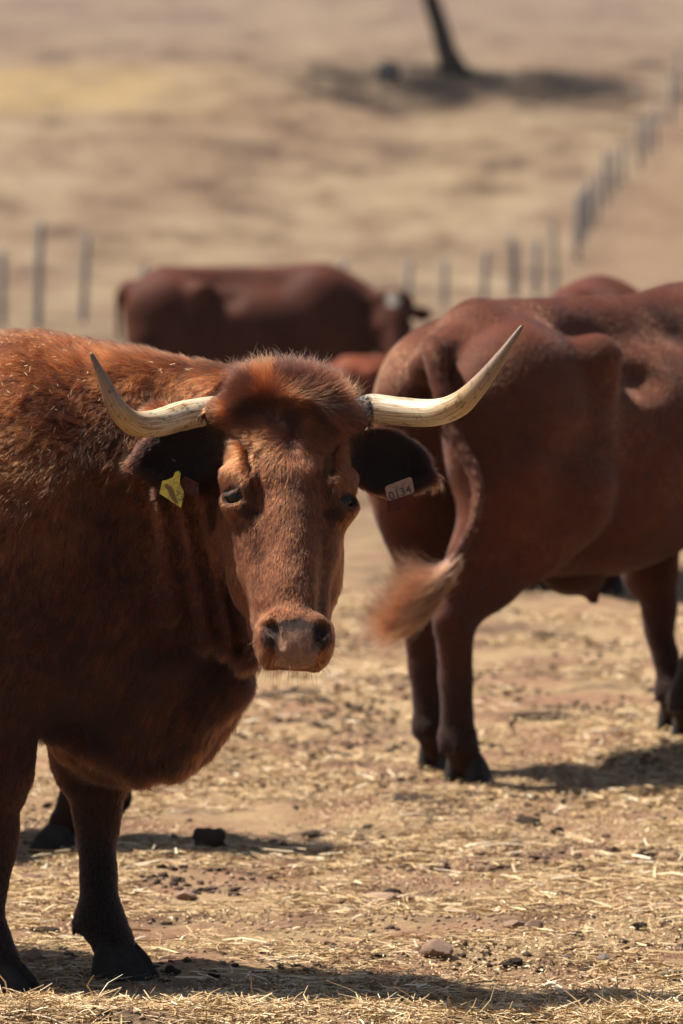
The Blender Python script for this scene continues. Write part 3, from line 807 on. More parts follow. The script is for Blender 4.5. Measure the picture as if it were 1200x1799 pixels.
    pw = poll[:, None]; fw = (forelock * 0.75)[:, None]
    fl = fl * (1 - pw) + up * pw; fl = fl * (1 - fw) + swirl * fw
    fl = H.v(fl) + 0.15 * wob2
    flow = np.where(onhead[:, None], fl, flow)
    earf = H.v(np.stack([np.sign(q[:, 0]) * 0.95, np.full(n, 0.30), np.full(n, 0.1)], -1)) + 0.3 * wob2
    flow = np.where((em > 0.5)[:, None], earf, flow)
    tang = flow - nn * (flow * nn).sum(1)[:, None]; tang = nrm(tang)
    # length, lift, radius, tone
    ln_ = np.full(n, 0.026)
    ln_ = np.where(p[:, 2] > 0.95, 0.034, ln_)
    ln_ = np.where(p[:, 2] < 0.55, 0.016, ln_); ln_ = np.where(p[:, 2] < 0.40, 0.010, ln_)
    brisk = (p[:, 0] > -0.55) & (p[:, 0] < -0.15) & (p[:, 2] > 0.42) & (p[:, 2] < 0.78); ln_ = np.where(brisk, 0.032, ln_)
    hlen = 0.0105 + 0.008 * (1 - sstep(0.15, 0.34, q[:, 1])) + 0.024 * poll * (0.4 + 1.2 * rng.random(n) ** 2) + 0.016 * forelock * (0.6 + rng.random(n))
    hlen = np.where(q[:, 2] < -0.12, hlen * 0.9 + 0.004, hlen)
    throat = (p[:, 0] > -0.42) & (p[:, 0] < -0.19) & (p[:, 2] > 0.75) & (p[:, 2] < 1.12) & ~onhead; ln_ = np.where(throat, 0.011, ln_)
    ln_ = np.where(onhead, hlen, ln_)
    rim = (em > 0.5) & (em < 1.5); ear_r = (em > 0.5) & (q[:, 0] > 0)
    ln_ = np.where(em > 1.5, 0.024, ln_); ln_ = np.where(rim, 0.022, ln_)
    ln_ *= rng.normal(1, 0.22, n).clip(0.4, 1.8)
    lift = np.full(n, 0.34) + 0.12 * vnoise(p, 0.05, 61)
    lift = np.where(onhead, 0.13 + 0.50 * poll * (1 - sstep(0.08, 0.13, np.abs(q[:, 0]))) + 0.06 * forelock, lift)
    lift = np.where(p[:, 2] < 0.45, 0.2, lift)
    lift = (lift + rng.normal(0, 0.09, n)).clip(0.03, 0.93)
    cuff = onhead & (np.abs(q[:, 0]) > 0.118) & (q[:, 1] < 0.13); ln_ = np.where(cuff, 0.010, ln_); lift = np.where(cuff, 0.12, lift); ln_ = np.where(cuff & (np.abs(q[:, 0]) > 0.15), 0.006, ln_)
    rad = np.full(n, 0.00034); rad = np.where(onhead, 0.00026, rad); rad = rad * rng.uniform(0.7, 1.3, n)
    tone = 0.52 + 0.14 * vnoise(p, 0.12, 71) + 0.12 * vnoise(p, 0.02, 72) + rng.normal(0, 0.10, n)
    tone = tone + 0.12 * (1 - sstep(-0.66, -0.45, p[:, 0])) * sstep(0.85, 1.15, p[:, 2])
    tone = tone - 0.30 * (1 - sstep(0.15, 0.55, p[:, 2])) - 0.24 * (1 - sstep(0.6, 1.08, p[:, 2])) * (~onhead)  # legs are darker by breed; the lower flank and brisket drop is painted shade
    tone = np.where(onhead, 0.525 + 0.07 * vnoise(p, 0.05, 75) + 0.08 * vnoise(p * [1, 1, 0.35], 0.006, 76) + rng.normal(0, 0.07, n), tone)
    tone = tone - 0.26 * np.maximum(forelock, 0.8 * poll) * onhead * sstep(-0.3, 0.2, vnoise(p, 0.04, 73))
    tone = np.where(rim, tone - 0.22, tone); tone = np.where(em > 1.5, 0.05 + rng.random(n) * 0.10, tone)  # shade painted into the ear rims; fur inside the ears is dark itself
    for s in (-1, 1):
        de = np.linalg.norm((q - np.array([s * 0.094, 0.318, -0.045])) * [0.8, 1.5, 1], axis=1)
        tone = tone - 0.35 * (1 - sstep(0.010, 0.030, de)) * onhead
        dn = np.linalg.norm(q - np.array([s * 0.050, 0.605, -0.015]), axis=1)
        tone = tone - 0.3 * (1 - sstep(0.015, 0.035, dn)) * onhead
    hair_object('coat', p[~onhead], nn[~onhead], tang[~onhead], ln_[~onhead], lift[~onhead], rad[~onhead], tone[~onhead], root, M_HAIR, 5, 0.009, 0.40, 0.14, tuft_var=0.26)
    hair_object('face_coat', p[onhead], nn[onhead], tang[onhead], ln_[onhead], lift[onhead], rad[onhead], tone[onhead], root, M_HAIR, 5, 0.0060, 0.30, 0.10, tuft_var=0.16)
    # ---- whiskers and chin hair
    pm, nm = sample_surface(V, Q, 60000, lambda c, n_: np.where(((H.l(c)[:, 1] > 0.60) & (H.l(c)[:, 2] > -0.17) & (H.l(c)[:, 1] < 0.7) & (np.abs(H.l(c)[:, 0]) < 0.1)), 1.0, 0.0))
    pm, nm = pm[:110], nm[:110]
    hair_object('whiskers', pm, nm, nrm(H.v(np.tile([0.0, 1, 0.1], (110, 1))) + 0.2 * rng.normal(size=(110, 3))), rng.uniform(0.012, 0.034, 110), np.full(110, 0.8), np.full(110, 0.00022), np.full(110, 0.6), root, M_HAIR, 5, 0.01, 0, 0.15)
    # ---- horns
    yb = 11.84
    hl_ = H.w((-0.142, 0.081, -0.097)); hr_ = H.w((0.142, 0.081, -0.097))
    horn(root, [hl_, W(375, 723, 11.86), W(320, 731, 11.83), W(272, 744, 11.78), W(232, 742, 11.73), W(203, 712, 11.69), W(182, 668, 11.67), W(160, 621, 11.66)],
         [0.0315, 0.0325, 0.0315, 0.0285, 0.0255, 0.0195, 0.0120, 0.0035], 3)
    horn(root, [hr_, W(650, 719, 11.90), W(705, 723, 11.88), W(762, 725, 11.84), W(806, 710, 11.80), W(842, 676, 11.77), W(880, 627, 11.75), W(917, 573, 11.74)],
         [0.0315, 0.0320, 0.0300, 0.0285, 0.0260, 0.0200, 0.0125, 0.0035], 9)
    # ---- eyes
    for s in (-1, 1):
        c = H.w((s * 0.106, 0.279, -0.080))
        bm = []
        nu, nv = 20, 14; VV = []; FF = []
        for i in range(nv + 1):
            for j in range(nu):
                th = PI * i / nv; ph = 2 * PI * j / nu
                VV.append(c + 0.0262 * np.array([math.sin(th) * math.cos(ph), math.sin(th) * math.sin(ph), math.cos(th)]))
        for i in range(nv):
            for j in range(nu):
                k = (j + 1) % nu; FF.append((i * nu + j, (i + 1) * nu + j, (i + 1) * nu + k, i * nu + k))
        mesh_obj('eye', VV, FF, M_EYE, root)
        # lashes
        k = 70; tt = rng.random(k)
        a = np.array([s * 0.106, 0.272, -0.044]); b = np.array([s * 0.134, 0.268, -0.082])
        pb = H.w(a + (b - a) * tt[:, None] + rng.normal(0, 0.0012, (k, 3)))
        dr = nrm(H.v(np.tile([s * 0.55, 0.95, 0.55], (k, 1))) + rng.normal(0, 0.12, (k, 3)))
        hair_object('eyelashes', pb, dr, nrm(np.cross(dr, [0, 0, 1.0])), np.full(k, 0.013), np.full(k, 0.9), np.full(k, 0.00035), np.full(k, 0.02), root, M_HAIR, 5, 0.01, 0, 0.1, 0.35)
    # ---- hooves
    add_hoof(root, fr, (ln[0] + 0.0, ln[1], ln[2]), 0.0); add_hoof(root, fr, (lfar[0] + 0.0, lfar[1], lfar[2]), 0.15)
    for h_, _s in hind: add_hoof(root, fr, h_)
    # tail tuft
    k = 1500; pb = fr.w(np.tile([-0.98, 0.02, 0.50], (k, 1))) + rng.normal(0, 0.012, (k, 3))
    hair_object('tail_tuft', pb, np.tile([0, 0, -1.0], (k, 1)), nrm(rng.normal(size=(k, 3)) * [1, 1, 0.1]), rng.uniform(0.15, 0.3, k), np.full(k, 0.97), np.full(k, 0.0006), np.full(k, 0.3), root, M_HAIR, 6, 0.02, 0.4, 0.1)
    return root, fr, H, V, Q
cow1, FR1, H1, V1, Q1 = build_front_cow()

# ------------------------------------------------------------------ ear tags
def plastic(name, c, c2, rough=0.4):
    m, t, b = mat_new(name, rough, 0.4 if rough < 0.6 else 0.1)
    tc = N(t, 'ShaderNodeTexCoord'); n = N(t, 'ShaderNodeTexNoise', Scale=60.0, Detail=6.0, Roughness=0.7); t.links.new(tc.outputs['Object'], n.inputs[0])
    r = ramp(t, n.outputs[0], [(0.38, c2), (0.56, c)]); t.links.new(r.outputs[0], b.inputs['Base Color'])
    b.inputs['Transmission Weight'].default_value = 0.0
    return m
M_YEL = plastic('yellow_tag_plastic', (0.50, 0.43, 0.05), (0.24, 0.18, 0.05))
M_SAL = plastic('faded_salmon_tag_plastic', (0.22, 0.135, 0.10), (0.13, 0.08, 0.06))
M_RED = plastic('red_brown_tag_plastic', (0.075, 0.02, 0.014), (0.045, 0.014, 0.01), 0.75)
M_INK, _t, _b = mat_new('tag_ink', 0.6); _b.inputs['Base Color'].default_value = (0.03, 0.03, 0.035, 1)
M_INKY, _t, _b = mat_new('worn_tag_ink', 0.6); _b.inputs['Base Color'].default_value = (0.13, 0.12, 0.05, 1)
def plate(name, outline, y0, mat, parent, th=0.0022, slope=(0, 0)):
    """flat plastic piece; outline in picture pixels at distance y0, slope tips it in depth per pixel from its first corner"""
    o = outline[0]; F0 = [W(a, b, y0 + (a - o[0]) * slope[0] + (b - o[1]) * slope[1]) for a, b in outline]
    F0 = np.array(F0); nn = nrm(np.cross(F0[1] - F0[0], F0[2] - F0[0]))
    if nn[1] > 0: nn = -nn
    n = len(F0); V = np.r_[F0 + nn * th / 2, F0 - nn * th / 2]
    F = [tuple(range(n)), tuple(range(2 * n - 1, n - 1, -1))] + [(i, i + n, (i + 1) % n + n, (i + 1) % n) for i in range(n)]
    ob = mesh_obj(name, V, F, mat, parent, smooth=False)
    return ob, nn, F0
def text_on(body, parent, origin, right, up, size, mat, nn):
    cu = bpy.data.curves.new('number', 'FONT'); cu.body = body; cu.size = size; cu.extrude = 0.0003; cu.align_x = 'CENTER'; cu.align_y = 'CENTER'
    cu.space_character = 1.05; cu.offset = 0.0003
    tmp = bpy.data.objects.new('number', cu); COL.objects.link(tmp)
    dg = bpy.context.evaluated_depsgraph_get(); me = bpy.data.meshes.new_from_object(tmp.evaluated_get(dg)); bpy.data.objects.remove(tmp)
    me.materials.clear(); me.materials.append(mat)
    o = bpy.data.objects.new('number', me); COL.objects.link(o)
    r = Vector(nrm(right)); n_ = Vector(nn).normalized(); u = n_.cross(r).normalized(); r = u.cross(n_)
    o.matrix_world = Matrix(((r.x, u.x, n_.x, origin[0]), (r.y, u.y, n_.y, origin[1]), (r.z, u.z, n_.z, origin[2]), (0, 0, 0, 1)))
    o.parent = parent; o.matrix_parent_inverse = Matrix.Identity(4)
    return o
def stud(p, r, mat, parent, nn, h=0.004):
    n = 14; u = nrm(np.cross(nn, [0, 0, 1.0])); v = np.cross(nn, u); V = []; F = []
    for k, (rr, hh) in enumerate(((r, 0), (r, h * 0.6), (r * 0.7, h))):
        for i in range(n):
            a = 2 * PI * i / n; V.append(p + u * rr * math.cos(a) + v * rr * math.sin(a) + nn * hh)
    for k in range(2):
        for i in range(n): F.append((k * n + i, k * n + (i + 1) % n, (k + 1) * n + (i + 1) % n, (k + 1) * n + i))
    F.append(tuple(range(2 * n, 3 * n))); F.append(tuple(range(n))[::-1])
    o = mesh_obj('stud', V, F, mat, parent); return o
YT = 11.775
tg, nn, F0 = plate('ear_tag', [(304, 838), (308, 829), (314, 827), (318, 832), (316, 842), (316, 850), (322, 862), (323, 870), (318, 892), (280, 867), (285, 845), (295, 843)], YT, M_YEL, cow1)
tag(tg, 'yellow flag-shaped ear tag with smudged digits')
tx = text_on('73', tg, W(315, 872, YT) + nn * 0.0016, W(322, 875, YT) - W(290, 860, YT), None, 0.021, M_INKY, nn)
M_SMUDGE, _t, _b = mat_new('tag_dirt', 0.9, 0.1); _b.inputs['Base Color'].default_value = (0.15, 0.105, 0.045, 1)
sm, _n, _f = plate('dirt_smudge', [(289, 852), (293, 849), (298, 854), (303, 857), (306, 864), (309, 873), (313, 883), (309, 886), (303, 879), (298, 870), (295, 861), (290, 857)], YT - 0.0016, M_SMUDGE, cow1, 0.0004)
sm.parent = tg; sm.matrix_parent_inverse = Matrix.Identity(4)
stud(W(313, 833, YT) + nn * 0.001, 0.0055, M_YEL, tg, nn)
YB = 11.80
tg2, nn2, F2 = plate('ear_tag', [(316, 846), (326, 836), (349, 849), (350, 875), (322, 866)], YB, M_RED, cow1)
tag(tg2, 'shaded brown plate of the ear tag behind the yellow one')
text_on('134', tg2, W(337, 859, YB) + nn2 * 0.0016, W(349, 864, YB) - W(325, 857, YB), None, 0.019, M_INK, nn2)
YR = 11.84
tg3, nn3, F3 = plate('ear_tag', [(680, 853), (720, 838), (724, 841), (728, 862), (726, 866), (684, 880), (681, 878), (676, 857)], YR - 0.04, M_SAL, cow1)
tag(tg3, 'pale salmon ear tag printed 0134 in the far ear')
rt = W(726, 862, YR) - W(684, 877, YR)
text_on('0134', tg3, W(703, 866, YR - 0.04) + nn3 * 0.0016, rt, None, 0.0235, M_INK, nn3)
tg4, nn4, F4 = plate('ear_tag', [(680, 880), (725, 868), (726, 888), (722, 892), (684, 900), (681, 898)], YR - 0.035, M_RED, cow1)
tag(tg4, 'dark red lower plate under the 0134 ear tag')
# ================================================================== OTHER CATTLE
def generic_cow(label, x, y, heading, s, h, head=None, hs=1.0, horns=True, hue=(1, 1, 1), feet=None, tail=None, mat=M_HIDE_FAR, z=None, hornlen=1.0, coat=0, blaze=False, group='red-brown cattle of the herd', name='cow', cat='cow'):
    z = GH(x, y) if z is None else z
    fr = frame_at(x, y, z, heading, s)
    root = empty(name, (x, y, z), label, cat, group)
    S = Sculpt()
    ft = feet or {'fl': (0.56, 0.15), 'fr': (0.50, -0.15), 'hl': (-0.62, 0.16), 'hr': (-0.70, -0.16)}
    F = {k: (v[0], v[1], (GH(*fr.w((v[0], v[1], 0))[:2]) - z) / s) for k, v in ft.items()}
    sculpt_trunk(S, fr, [(F['fl'], (min(0.47, F['fl'][0]), 0.18, 0.66)), (F['fr'], (min(0.47, F['fr'][0] + 0.02), -0.18, 0.66))], [(F['hl'], 1), (F['hr'], -1)])
    yaw, tilt, pos = head or (heading + 90, 40, (1.10, 0, 1.20))
    H = head_frame(fr.w(pos), yaw, tilt, s * hs)
    S.chain(fr, [(0.48, 0, 1.12), tuple(fr.l(H.w((0, 0.12, -0.20))))], [0.19, 0.115], 0.08)
    S.chain(fr, [(0.55, 0, 0.92), tuple(fr.l(H.w((0, 0.24, -0.22))))], [0.21, 0.11], 0.08)
    sculpt_head(S, H, detail=False)
    tl = tail or [(-0.90, 0, 1.18), (-0.985, 0, 1.08), (-1.00, 0, 0.80), (-0.985, 0.0, 0.50)]
    spline_chain(S, fr, tl, list(np.linspace(0.046, 0.020, len(tl))) if tail is None else list(np.interp(np.linspace(0, 1, len(tl)), [0, 0.12, 0.3, 0.6, 1], [0.050, 0.042, 0.029, 0.019, 0.012])))
    V, Q = S.mesh(h, None, 2)
    col = np.tile(HUE * np.array(hue), (len(V), 1))
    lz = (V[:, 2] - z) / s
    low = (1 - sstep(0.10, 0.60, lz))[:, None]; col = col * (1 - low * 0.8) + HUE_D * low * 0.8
    col = col * (1 + 0.15 * vnoise(V, 0.25, 81))[:, None]
    hl = H.l(V); m = ((hl[:, 1] > 0.58) & (hl[:, 2] > -0.04) & (np.abs(hl[:, 0]) < 0.055) & (hl[:, 1] < 0.7))
    col[m] = (0.16, 0.11, 0.09)
    if blaze:
        w = (1 - sstep(0.045, 0.06, np.hypot(hl[:, 0], (hl[:, 1] - 0.10))))[:, None] * (hl[:, 2] > -0.09)[:, None]
        col = col * (1 - w) + np.array([0.55, 0.48, 0.40]) * w
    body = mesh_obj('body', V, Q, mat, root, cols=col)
    for k in F: add_hoof(root, fr, F[k])
    if coat:
        def wgt(c, n):
            q_ = H.l(c); return np.where((n * nrm(np.array([0, 0, CAM_H]) - c)).sum(1) > -0.35, 1.0, 0.1) * (c[:, 2] > z + 0.09 * s) * np.where(c[:, 0] > 1.35, 0.1, 1.0)
        p, nn = sample_surface(V, Q, coat, wgt); lz = (p[:, 2] - z) / s; m_ = len(p)
        fl = -fr.M[0] * 0.7 + np.array([0, 0, -0.8]) + 0.5 * np.stack([vnoise(p, 0.10, 41 + d) for d in range(3)], -1)
        fl = nrm(fl - nn * (fl * nn).sum(1)[:, None])
        tn = 0.49 + 0.14 * vnoise(p, 0.16, 71) + 0.10 * vnoise(p, 0.03, 72) + rng.normal(0, 0.05, m_) - 0.34 * (1 - sstep(0.15, 0.75, lz)) - 0.14 * (1 - sstep(0.7, 1.05, lz))  # darker legs are coat colour; the flank drop paints in its shaded side
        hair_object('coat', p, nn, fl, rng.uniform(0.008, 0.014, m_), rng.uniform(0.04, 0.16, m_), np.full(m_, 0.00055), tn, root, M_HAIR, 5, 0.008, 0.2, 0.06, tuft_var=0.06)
    if horns:
        for sd in (-1, 1):
            pl = [(sd * 0.13, 0.085, -0.095), (sd * 0.22, 0.09, -0.09), (sd * 0.31, 0.07, -0.05), (sd * 0.37, 0.0, -0.01), (sd * (0.37 + 0.05 * hornlen), -0.12 * hornlen, 0.02)]
            horn(root, [H.w(q) for q in pl], [0.032 * s, 0.031 * s, 0.027 * s, 0.018 * s, 0.004], 5)
    for sd in (-1, 1):
        V2, F2_, C2 = sweep([H.w((sd * 0.112, 0.279, -0.084)), H.w((sd * 0.121, 0.279, -0.084))], [0.018 * s, 0.016 * s], 12, 2)
        mesh_obj('eye', V2, F2_, M_EYE, root)
    return root, fr, H, V, Q

# cow 2: rump towards the camera
c2s = 1.0
A2 = 54
fr2t = frame_at(0, 0, 0, A2)
hx = W(818, 1372, 15.72)[:2]
cow2_o = hx - (np.array(fr2t.M[0][:2]) * (-0.80) + np.array(fr2t.M[1][:2]) * (-0.075))
_f = frame_at(float(cow2_o[0]), float(cow2_o[1]), 0, A2).l(np.r_[W(770, 1350, 16.02)[:2], 0])
feet2 = {'hr': (-0.80, -0.075), 'hl': (float(_f[0]), float(_f[1])), 'fr': (0.37, -0.07), 'fl': (0.56, 0.10)}
def L2(px, py, y): return tuple(frame_at(cow2_o[0], cow2_o[1], 0, A2, c2s).l(W(px, py, y)))
tail2 = [(-0.70, 0, 1.215), (-0.84, 0, 1.180), L2(762, 615, 15.64), L2(774, 680, 15.59), L2(800, 765, 15.55), L2(838, 845, 15.50), L2(834, 910, 15.46), L2(800, 980, 15.42), L2(765, 1040, 15.40)]
cow2, FR2, H2, V2_, Q2_ = generic_cow('sleek red-brown cow showing its rump and swishing tail beside the horned cow', float(cow2_o[0]), float(cow2_o[1]), A2, c2s, 0.014,
    head=(110, 50, (1.15, 0.1, 1.15)), feet=feet2, tail=tail2, z=0.0, hue=(1.2, 1.1, 1.05), coat=150000)
# udder / navel fold
SU = Sculpt(); SU.E(FR2, (-0.18, -0.02, 0.555), (0.13, 0.09, 0.085), 0.03); SU.C(FR2, (-0.14, -0.04, 0.52), (-0.12, -0.05, 0.455), 0.035, 0.016, 0.03)
Vu, Qu = SU.mesh(0.012)
mesh_obj('udder', Vu, Qu, M_HIDE_FAR, cow2, cols=np.tile(HUE * 0.8, (len(Vu), 1)))
# tail switch, caught swinging to the left
def tuft(parent, P, dirs, n, L, seed, tone=0.6, spread=0.018):
    P = np.array(P); k = rng.integers(0, len(P) - 1, n); u = rng.random((n, 1))
    base = P[k] * (1 - u) + P[k + 1] * u + rng.normal(0, spread, (n, 3))
    tt = ((k + u[:, 0]) / (len(P) - 1))[:, None]
    npts = 8; d0 = nrm(np.array(dirs[0])); d1 = nrm(np.array(dirs[1])); d2 = nrm(np.array(dirs[2]))
    ln = rng.uniform(0.55, 1.0, n) * L; grp = rng.integers(0, 10, n); off = rng.normal(0, 0.34, (10, 3))[grp] + rng.normal(0, 0.02, (n, 3))
    pts = np.zeros((n, npts, 3)); cur = base.copy()
    for i in range(npts):
        pts[:, i] = cur; t = i / (npts - 1)
        d = d0 * (1 - t) ** 2 + 2 * d1 * t * (1 - t) + d2 * t * t + off * (0.4 + t)
        cur = cur + nrm(d) * (ln / npts)[:, None]
    hc = bpy.data.hair_curves.new('tail_tuft'); hc.add_curves([npts] * n)
    hc.attributes['position'].data.foreach_set('vector', pts.astype(np.float32).ravel())
    ra = hc.attributes.get('radius') or hc.attributes.new('radius', 'FLOAT', 'POINT')
    ra.data.foreach_set('value', (np.full((n, 1), 0.0006) * np.linspace(1, 0.3, npts)[None]).astype(np.float32).ravel())
    ta = hc.attributes.new('tone', 'FLOAT', 'CURVE'); ta.data.foreach_set('value', (tone + rng.normal(0, 0.22, 10)[grp] + rng.normal(0, 0.06, n)).clip(0, 1).astype(np.float32))
    hc.materials.append(M_TUFT)
    o = bpy.data.objects.new('tail_tuft', hc); COL.objects.link(o); o.parent = parent; o.matrix_parent_inverse = Matrix.Translation(-Vector(parent.location))
tuft(cow2, [W(802, 980, 15.42), W(785, 1020, 15.42), W(762, 1055, 15.41), W(735, 1085, 15.40)], [(-0.7, -0.1, -0.75), (-1.0, 0, 0.0), (-0.75, 0, 0.7)], 3000, 0.245, 1, 0.60, 0.010)

# far cow in the dip
generic_cow('dark brown cow standing side-on in the dip behind the herd, pale blaze', W(448, 700, 38)[0], 38.0, 6, 0.975, 0.03,
    head=(12, 24, (0.93, -0.16, 1.20)), horns=False, hue=(0.85, 0.78, 0.8), blaze=True, tail=[(-0.86, 0, 1.18), (-0.93, 0, 1.08), (-0.93, 0, 0.80), (-0.92, 0.0, 0.50)])
fc = bpy.context.scene.objects[-1]
# calf between
generic_cow('reddish calf seen over the horned cow\'s poll, half behind the rump cow', W(715, 700, 33)[0], 33.0, 4, 0.55, 0.022, hue=(1.9, 1.7, 1.6), horns=False, hs=1.0, name='calf', cat='calf')
# cow behind the rump cow
generic_cow('brown cow hidden behind the rump cow, only its back ridge showing', W(1035, 700, 22.4)[0], 22.4, 82, 0.90, 0.026, hue=(1.0, 0.8, 0.75), horns=False)
# cow behind the horned cow
generic_cow('cow hidden behind the horned cow, one dark hind foot showing', W(110, 1490, 14.35)[0] - 0.60, 14.45, 178, 0.86, 0.026, hue=(0.8, 0.7, 0.7),
    feet={'fl': (0.56, 0.15), 'fr': (0.50, -0.15), 'hl': (-0.70, 0.16), 'hr': (-0.80, -0.16)})

# ------------------------------------------------------------------ fences
def post_mesh():
    V = []; F = []; n = 8
    for z, r in ((-0.3, 0.056), (0.0, 0.056), (0.55, 0.052), (1.22, 0.048), (1.25, 0.036)):
        for i in range(n):
            a = 2 * PI * i / n; V.append((r * math.cos(a) * (1 + 0.1 * math.sin(3 * a + z)), r * math.sin(a), z))
    for k in range(4):
        for i in range(n): F.append((k * n + i, k * n + (i + 1) % n, (k + 1) * n + (i + 1) % n, (k + 1) * n + i))
    F.append(tuple(range(4 * n, 5 * n)))
    return mesh_obj('post', V, F, M_POST, data_only=True)
POST = post_mesh()
def fence(label, items, wire_to=None):
    """items: (px, top py, y, height)"""
    pts = []
    for px, py, y, h in items:
        x = W(px, py, y)[0]; pts.append((x, y, GH(x, y), h))
    root = empty('fence', pts[0][:3], label, 'fence')
    r0 = Vector(root.location)
    for i, (x, y, z, h) in enumerate(pts):
        o = bpy.data.objects.new('post', POST); COL.objects.link(o); o.parent = root
        o.location = Vector((x, y, z)) - r0; o.scale = (1.0 + 0.25 * random.random(),) * 2 + (h / 1.25,)
        o.rotation_euler = (R(random.uniform(-2, 2)), R(random.uniform(-3, 3)), random.random() * 6)
    V = []; F = []
    for hz in (0.35, 0.7, 1.05):
        for (a, b) in zip(pts[:-1], pts[1:]):
            p = np.array([a[0], a[1], a[2] + hz * a[3] / 1.25]); q = np.array([b[0], b[1], b[2] + hz * b[3] / 1.25])
            bi = len(V)
            for e in (p, q):
                for (dx, dz) in ((0.004, 0), (-0.002, 0.0035), (-0.002, -0.0035)): V.append((e[0], e[1] + dx, e[2] + dz))
            for k in range(3): F.append((bi + k, bi + (k + 1) % 3, bi + 3 + (k + 1) % 3, bi + 3 + k))
    mesh_obj('wire', V, F, M_WIRE, root, smooth=False)
def solve_y(py, h, lo=88, hi=300):
    ys = np.arange(lo, hi, 0.5); z = base_h(ys) + h
    v = np.array([W(600, py, y)[2] for y in ys]); d = np.abs(v - z); i = np.nonzero(np.diff(np.sign(v - z)))[0]
    return float(ys[i[0]]) if len(i) else float(ys[d.argmin()])
up_px = [(905, 460, 0.95), (940, 440, 1.0), (976, 390, 1.3), (1014, 338, 1.3), (1024, 330, 1.1), (1036, 315, 1.0), (1048, 300, 1.0), (1064, 265, 1.15), (1078, 262, 0.9), (1094, 248, 0.9), (1123, 214, 1.05), (1136, 205, 0.9), (1150, 185, 1.0), (1178, 130, 1.1), (1194, 80, 1.4), (1216, 40, 1.4)]
items = []; lasty = 98
for px, py, h in up_px:
    y = max(solve_y(py, h, 100, 330), lasty + 0.6); lasty = y; items.append((px, py, y, h))
fence('weathered post and wire fence climbing the slope on the right edge', items)
y0 = items[0][2]
fence('post and wire fence crossing the dip behind the dark far cow', [(-75, 480, 78, 1.2), (2, 500, 80, 1.1), (65, 445, 81, 1.5), (145, 470, 83, 1.3), (250, 470, 86, 0.85), (365, 480, 88, 0.8), (480, 480, 90, 0.8), (600, 500, 93, 0.8), (715, 500, 95, 0.80), (780, 505, 97, 0.80), (850, 490, 99, 0.85), (901, 470, y0 - 0.5, 1.1)])

# ------------------------------------------------------------------ tree on the slope
def build_tree():
    base = on_ground(797, 134)
    root = empty('tree', tuple(base), 'dark leaning tree trunk standing on the dry slope, crown above the picture', 'tree')
    b = base; s = b[1] / 10000.0
    def T(dx, dz, dy=0): return b + np.array([dx * s, dy, dz * s])
    tr = [T(6, -12), T(0, 8), T(-12, 40), T(-26, 90), T(-45, 150, 0.0), T(-62, 215, -0.4)]
    V, F, C = sweep(tr, [0.55, 0.36, 0.26, 0.225, 0.20, 0.16], 14, 6)
    V = V + nrm(V - V.mean(0)) * (0.03 * vnoise(V, 0.3, 90))[:, None]
    trunk = mesh_obj('trunk', V, F, M_BARK, root)
    tips = []
    for k in range(9):
        a = 2 * PI * k / 9 + 0.3; st = T(-48 - 2 * k % 7, 160 + 6 * k, -0.1)
        e = st + np.array([math.cos(a) * 3.6 - 1.3, math.sin(a) * 2.6 - 1.0, 1.3 + 0.4 * (k % 3)])
        m = (st + e) / 2 + np.array([0, 0, 0.5])
        V, F, C = sweep([st, m, e], [0.11, 0.07, 0.03], 8, 4); mesh_obj('limb', V, F, M_BARK, trunk); tips += [m, e]
    tips = np.array(tips); cen = tips.mean(0) + np.array([-0.2, -0.5, 0.7])
    n = 19000
    cl = np.concatenate([tips + rng.normal(0, 0.5, tips.shape) for _ in range(4)] + [cen + rng.normal(0, 1, (40, 3)) * [2.2, 1.8, 0.7]])
    c = cl[rng.integers(0, len(cl), n)] + rng.normal(0, 1, (n, 3)) * [0.34, 0.34, 0.26]
    u = nrm(rng.normal(size=(n, 3))); v = nrm(np.cross(u, rng.normal(size=(n, 3)))); sz = rng.uniform(0.05, 0.12, (n, 1))
    V = np.stack([c - u * sz, c + v * sz * 0.5, c + u * sz, c - v * sz * 0.5], 1).reshape(-1, 3)
    mesh_obj('crown', V, np.arange(4 * n).reshape(n, 4), M_LEAF, root, smooth=False)
build_tree()

# ------------------------------------------------------------------ stones, clods, dung
def lump_data(name, seed, mat, flat=0.6, rough=0.25, n=3, facets=False):
    import bmesh
    bm = bmesh.new(); bmesh.ops.create_icosphere(bm, subdivisions=n, radius=1.0)
    P = np.array([v.co[:] for v in bm.verts])
    d = 1 + rough * vnoise(P + seed * 3.1, 0.9, seed) + rough * 0.5 * vnoise(P + seed, 0.4, seed + 1)
    P = P * d[:, None]
    if facets:
        for k in range(7):
            r = np.random.default_rng(seed * 10 + k); nn_ = nrm(r.normal(size=3)); dd = P @ nn_; P = P - np.where(dd > 0.68, dd - 0.68, 0)[:, None] * nn_
    P[:, 2] *= flat
    for v, p in zip(bm.verts, P): v.co = Vector(p)
    me = bpy.data.meshes.new(name); bm.to_mesh(me); bm.free(); me.materials.append(mat)
    me.polygons.foreach_set('use_smooth', np.full(len(me.polygons), not facets)); return me
LUMPS = {'stone': [lump_data('stone', s, M_STONE, 0.6, 0.25, 3, True) for s in (1, 2, 3)], 'grey_stone': [lump_data('stone', s, M_STONE_G, 0.65, 0.25, 3, True) for s in (5, 6)],
         'dung_clod': [lump_data('dung_clod', s, M_DUNG, 0.5, 0.4, 4) for s in (7, 8, 9)]}
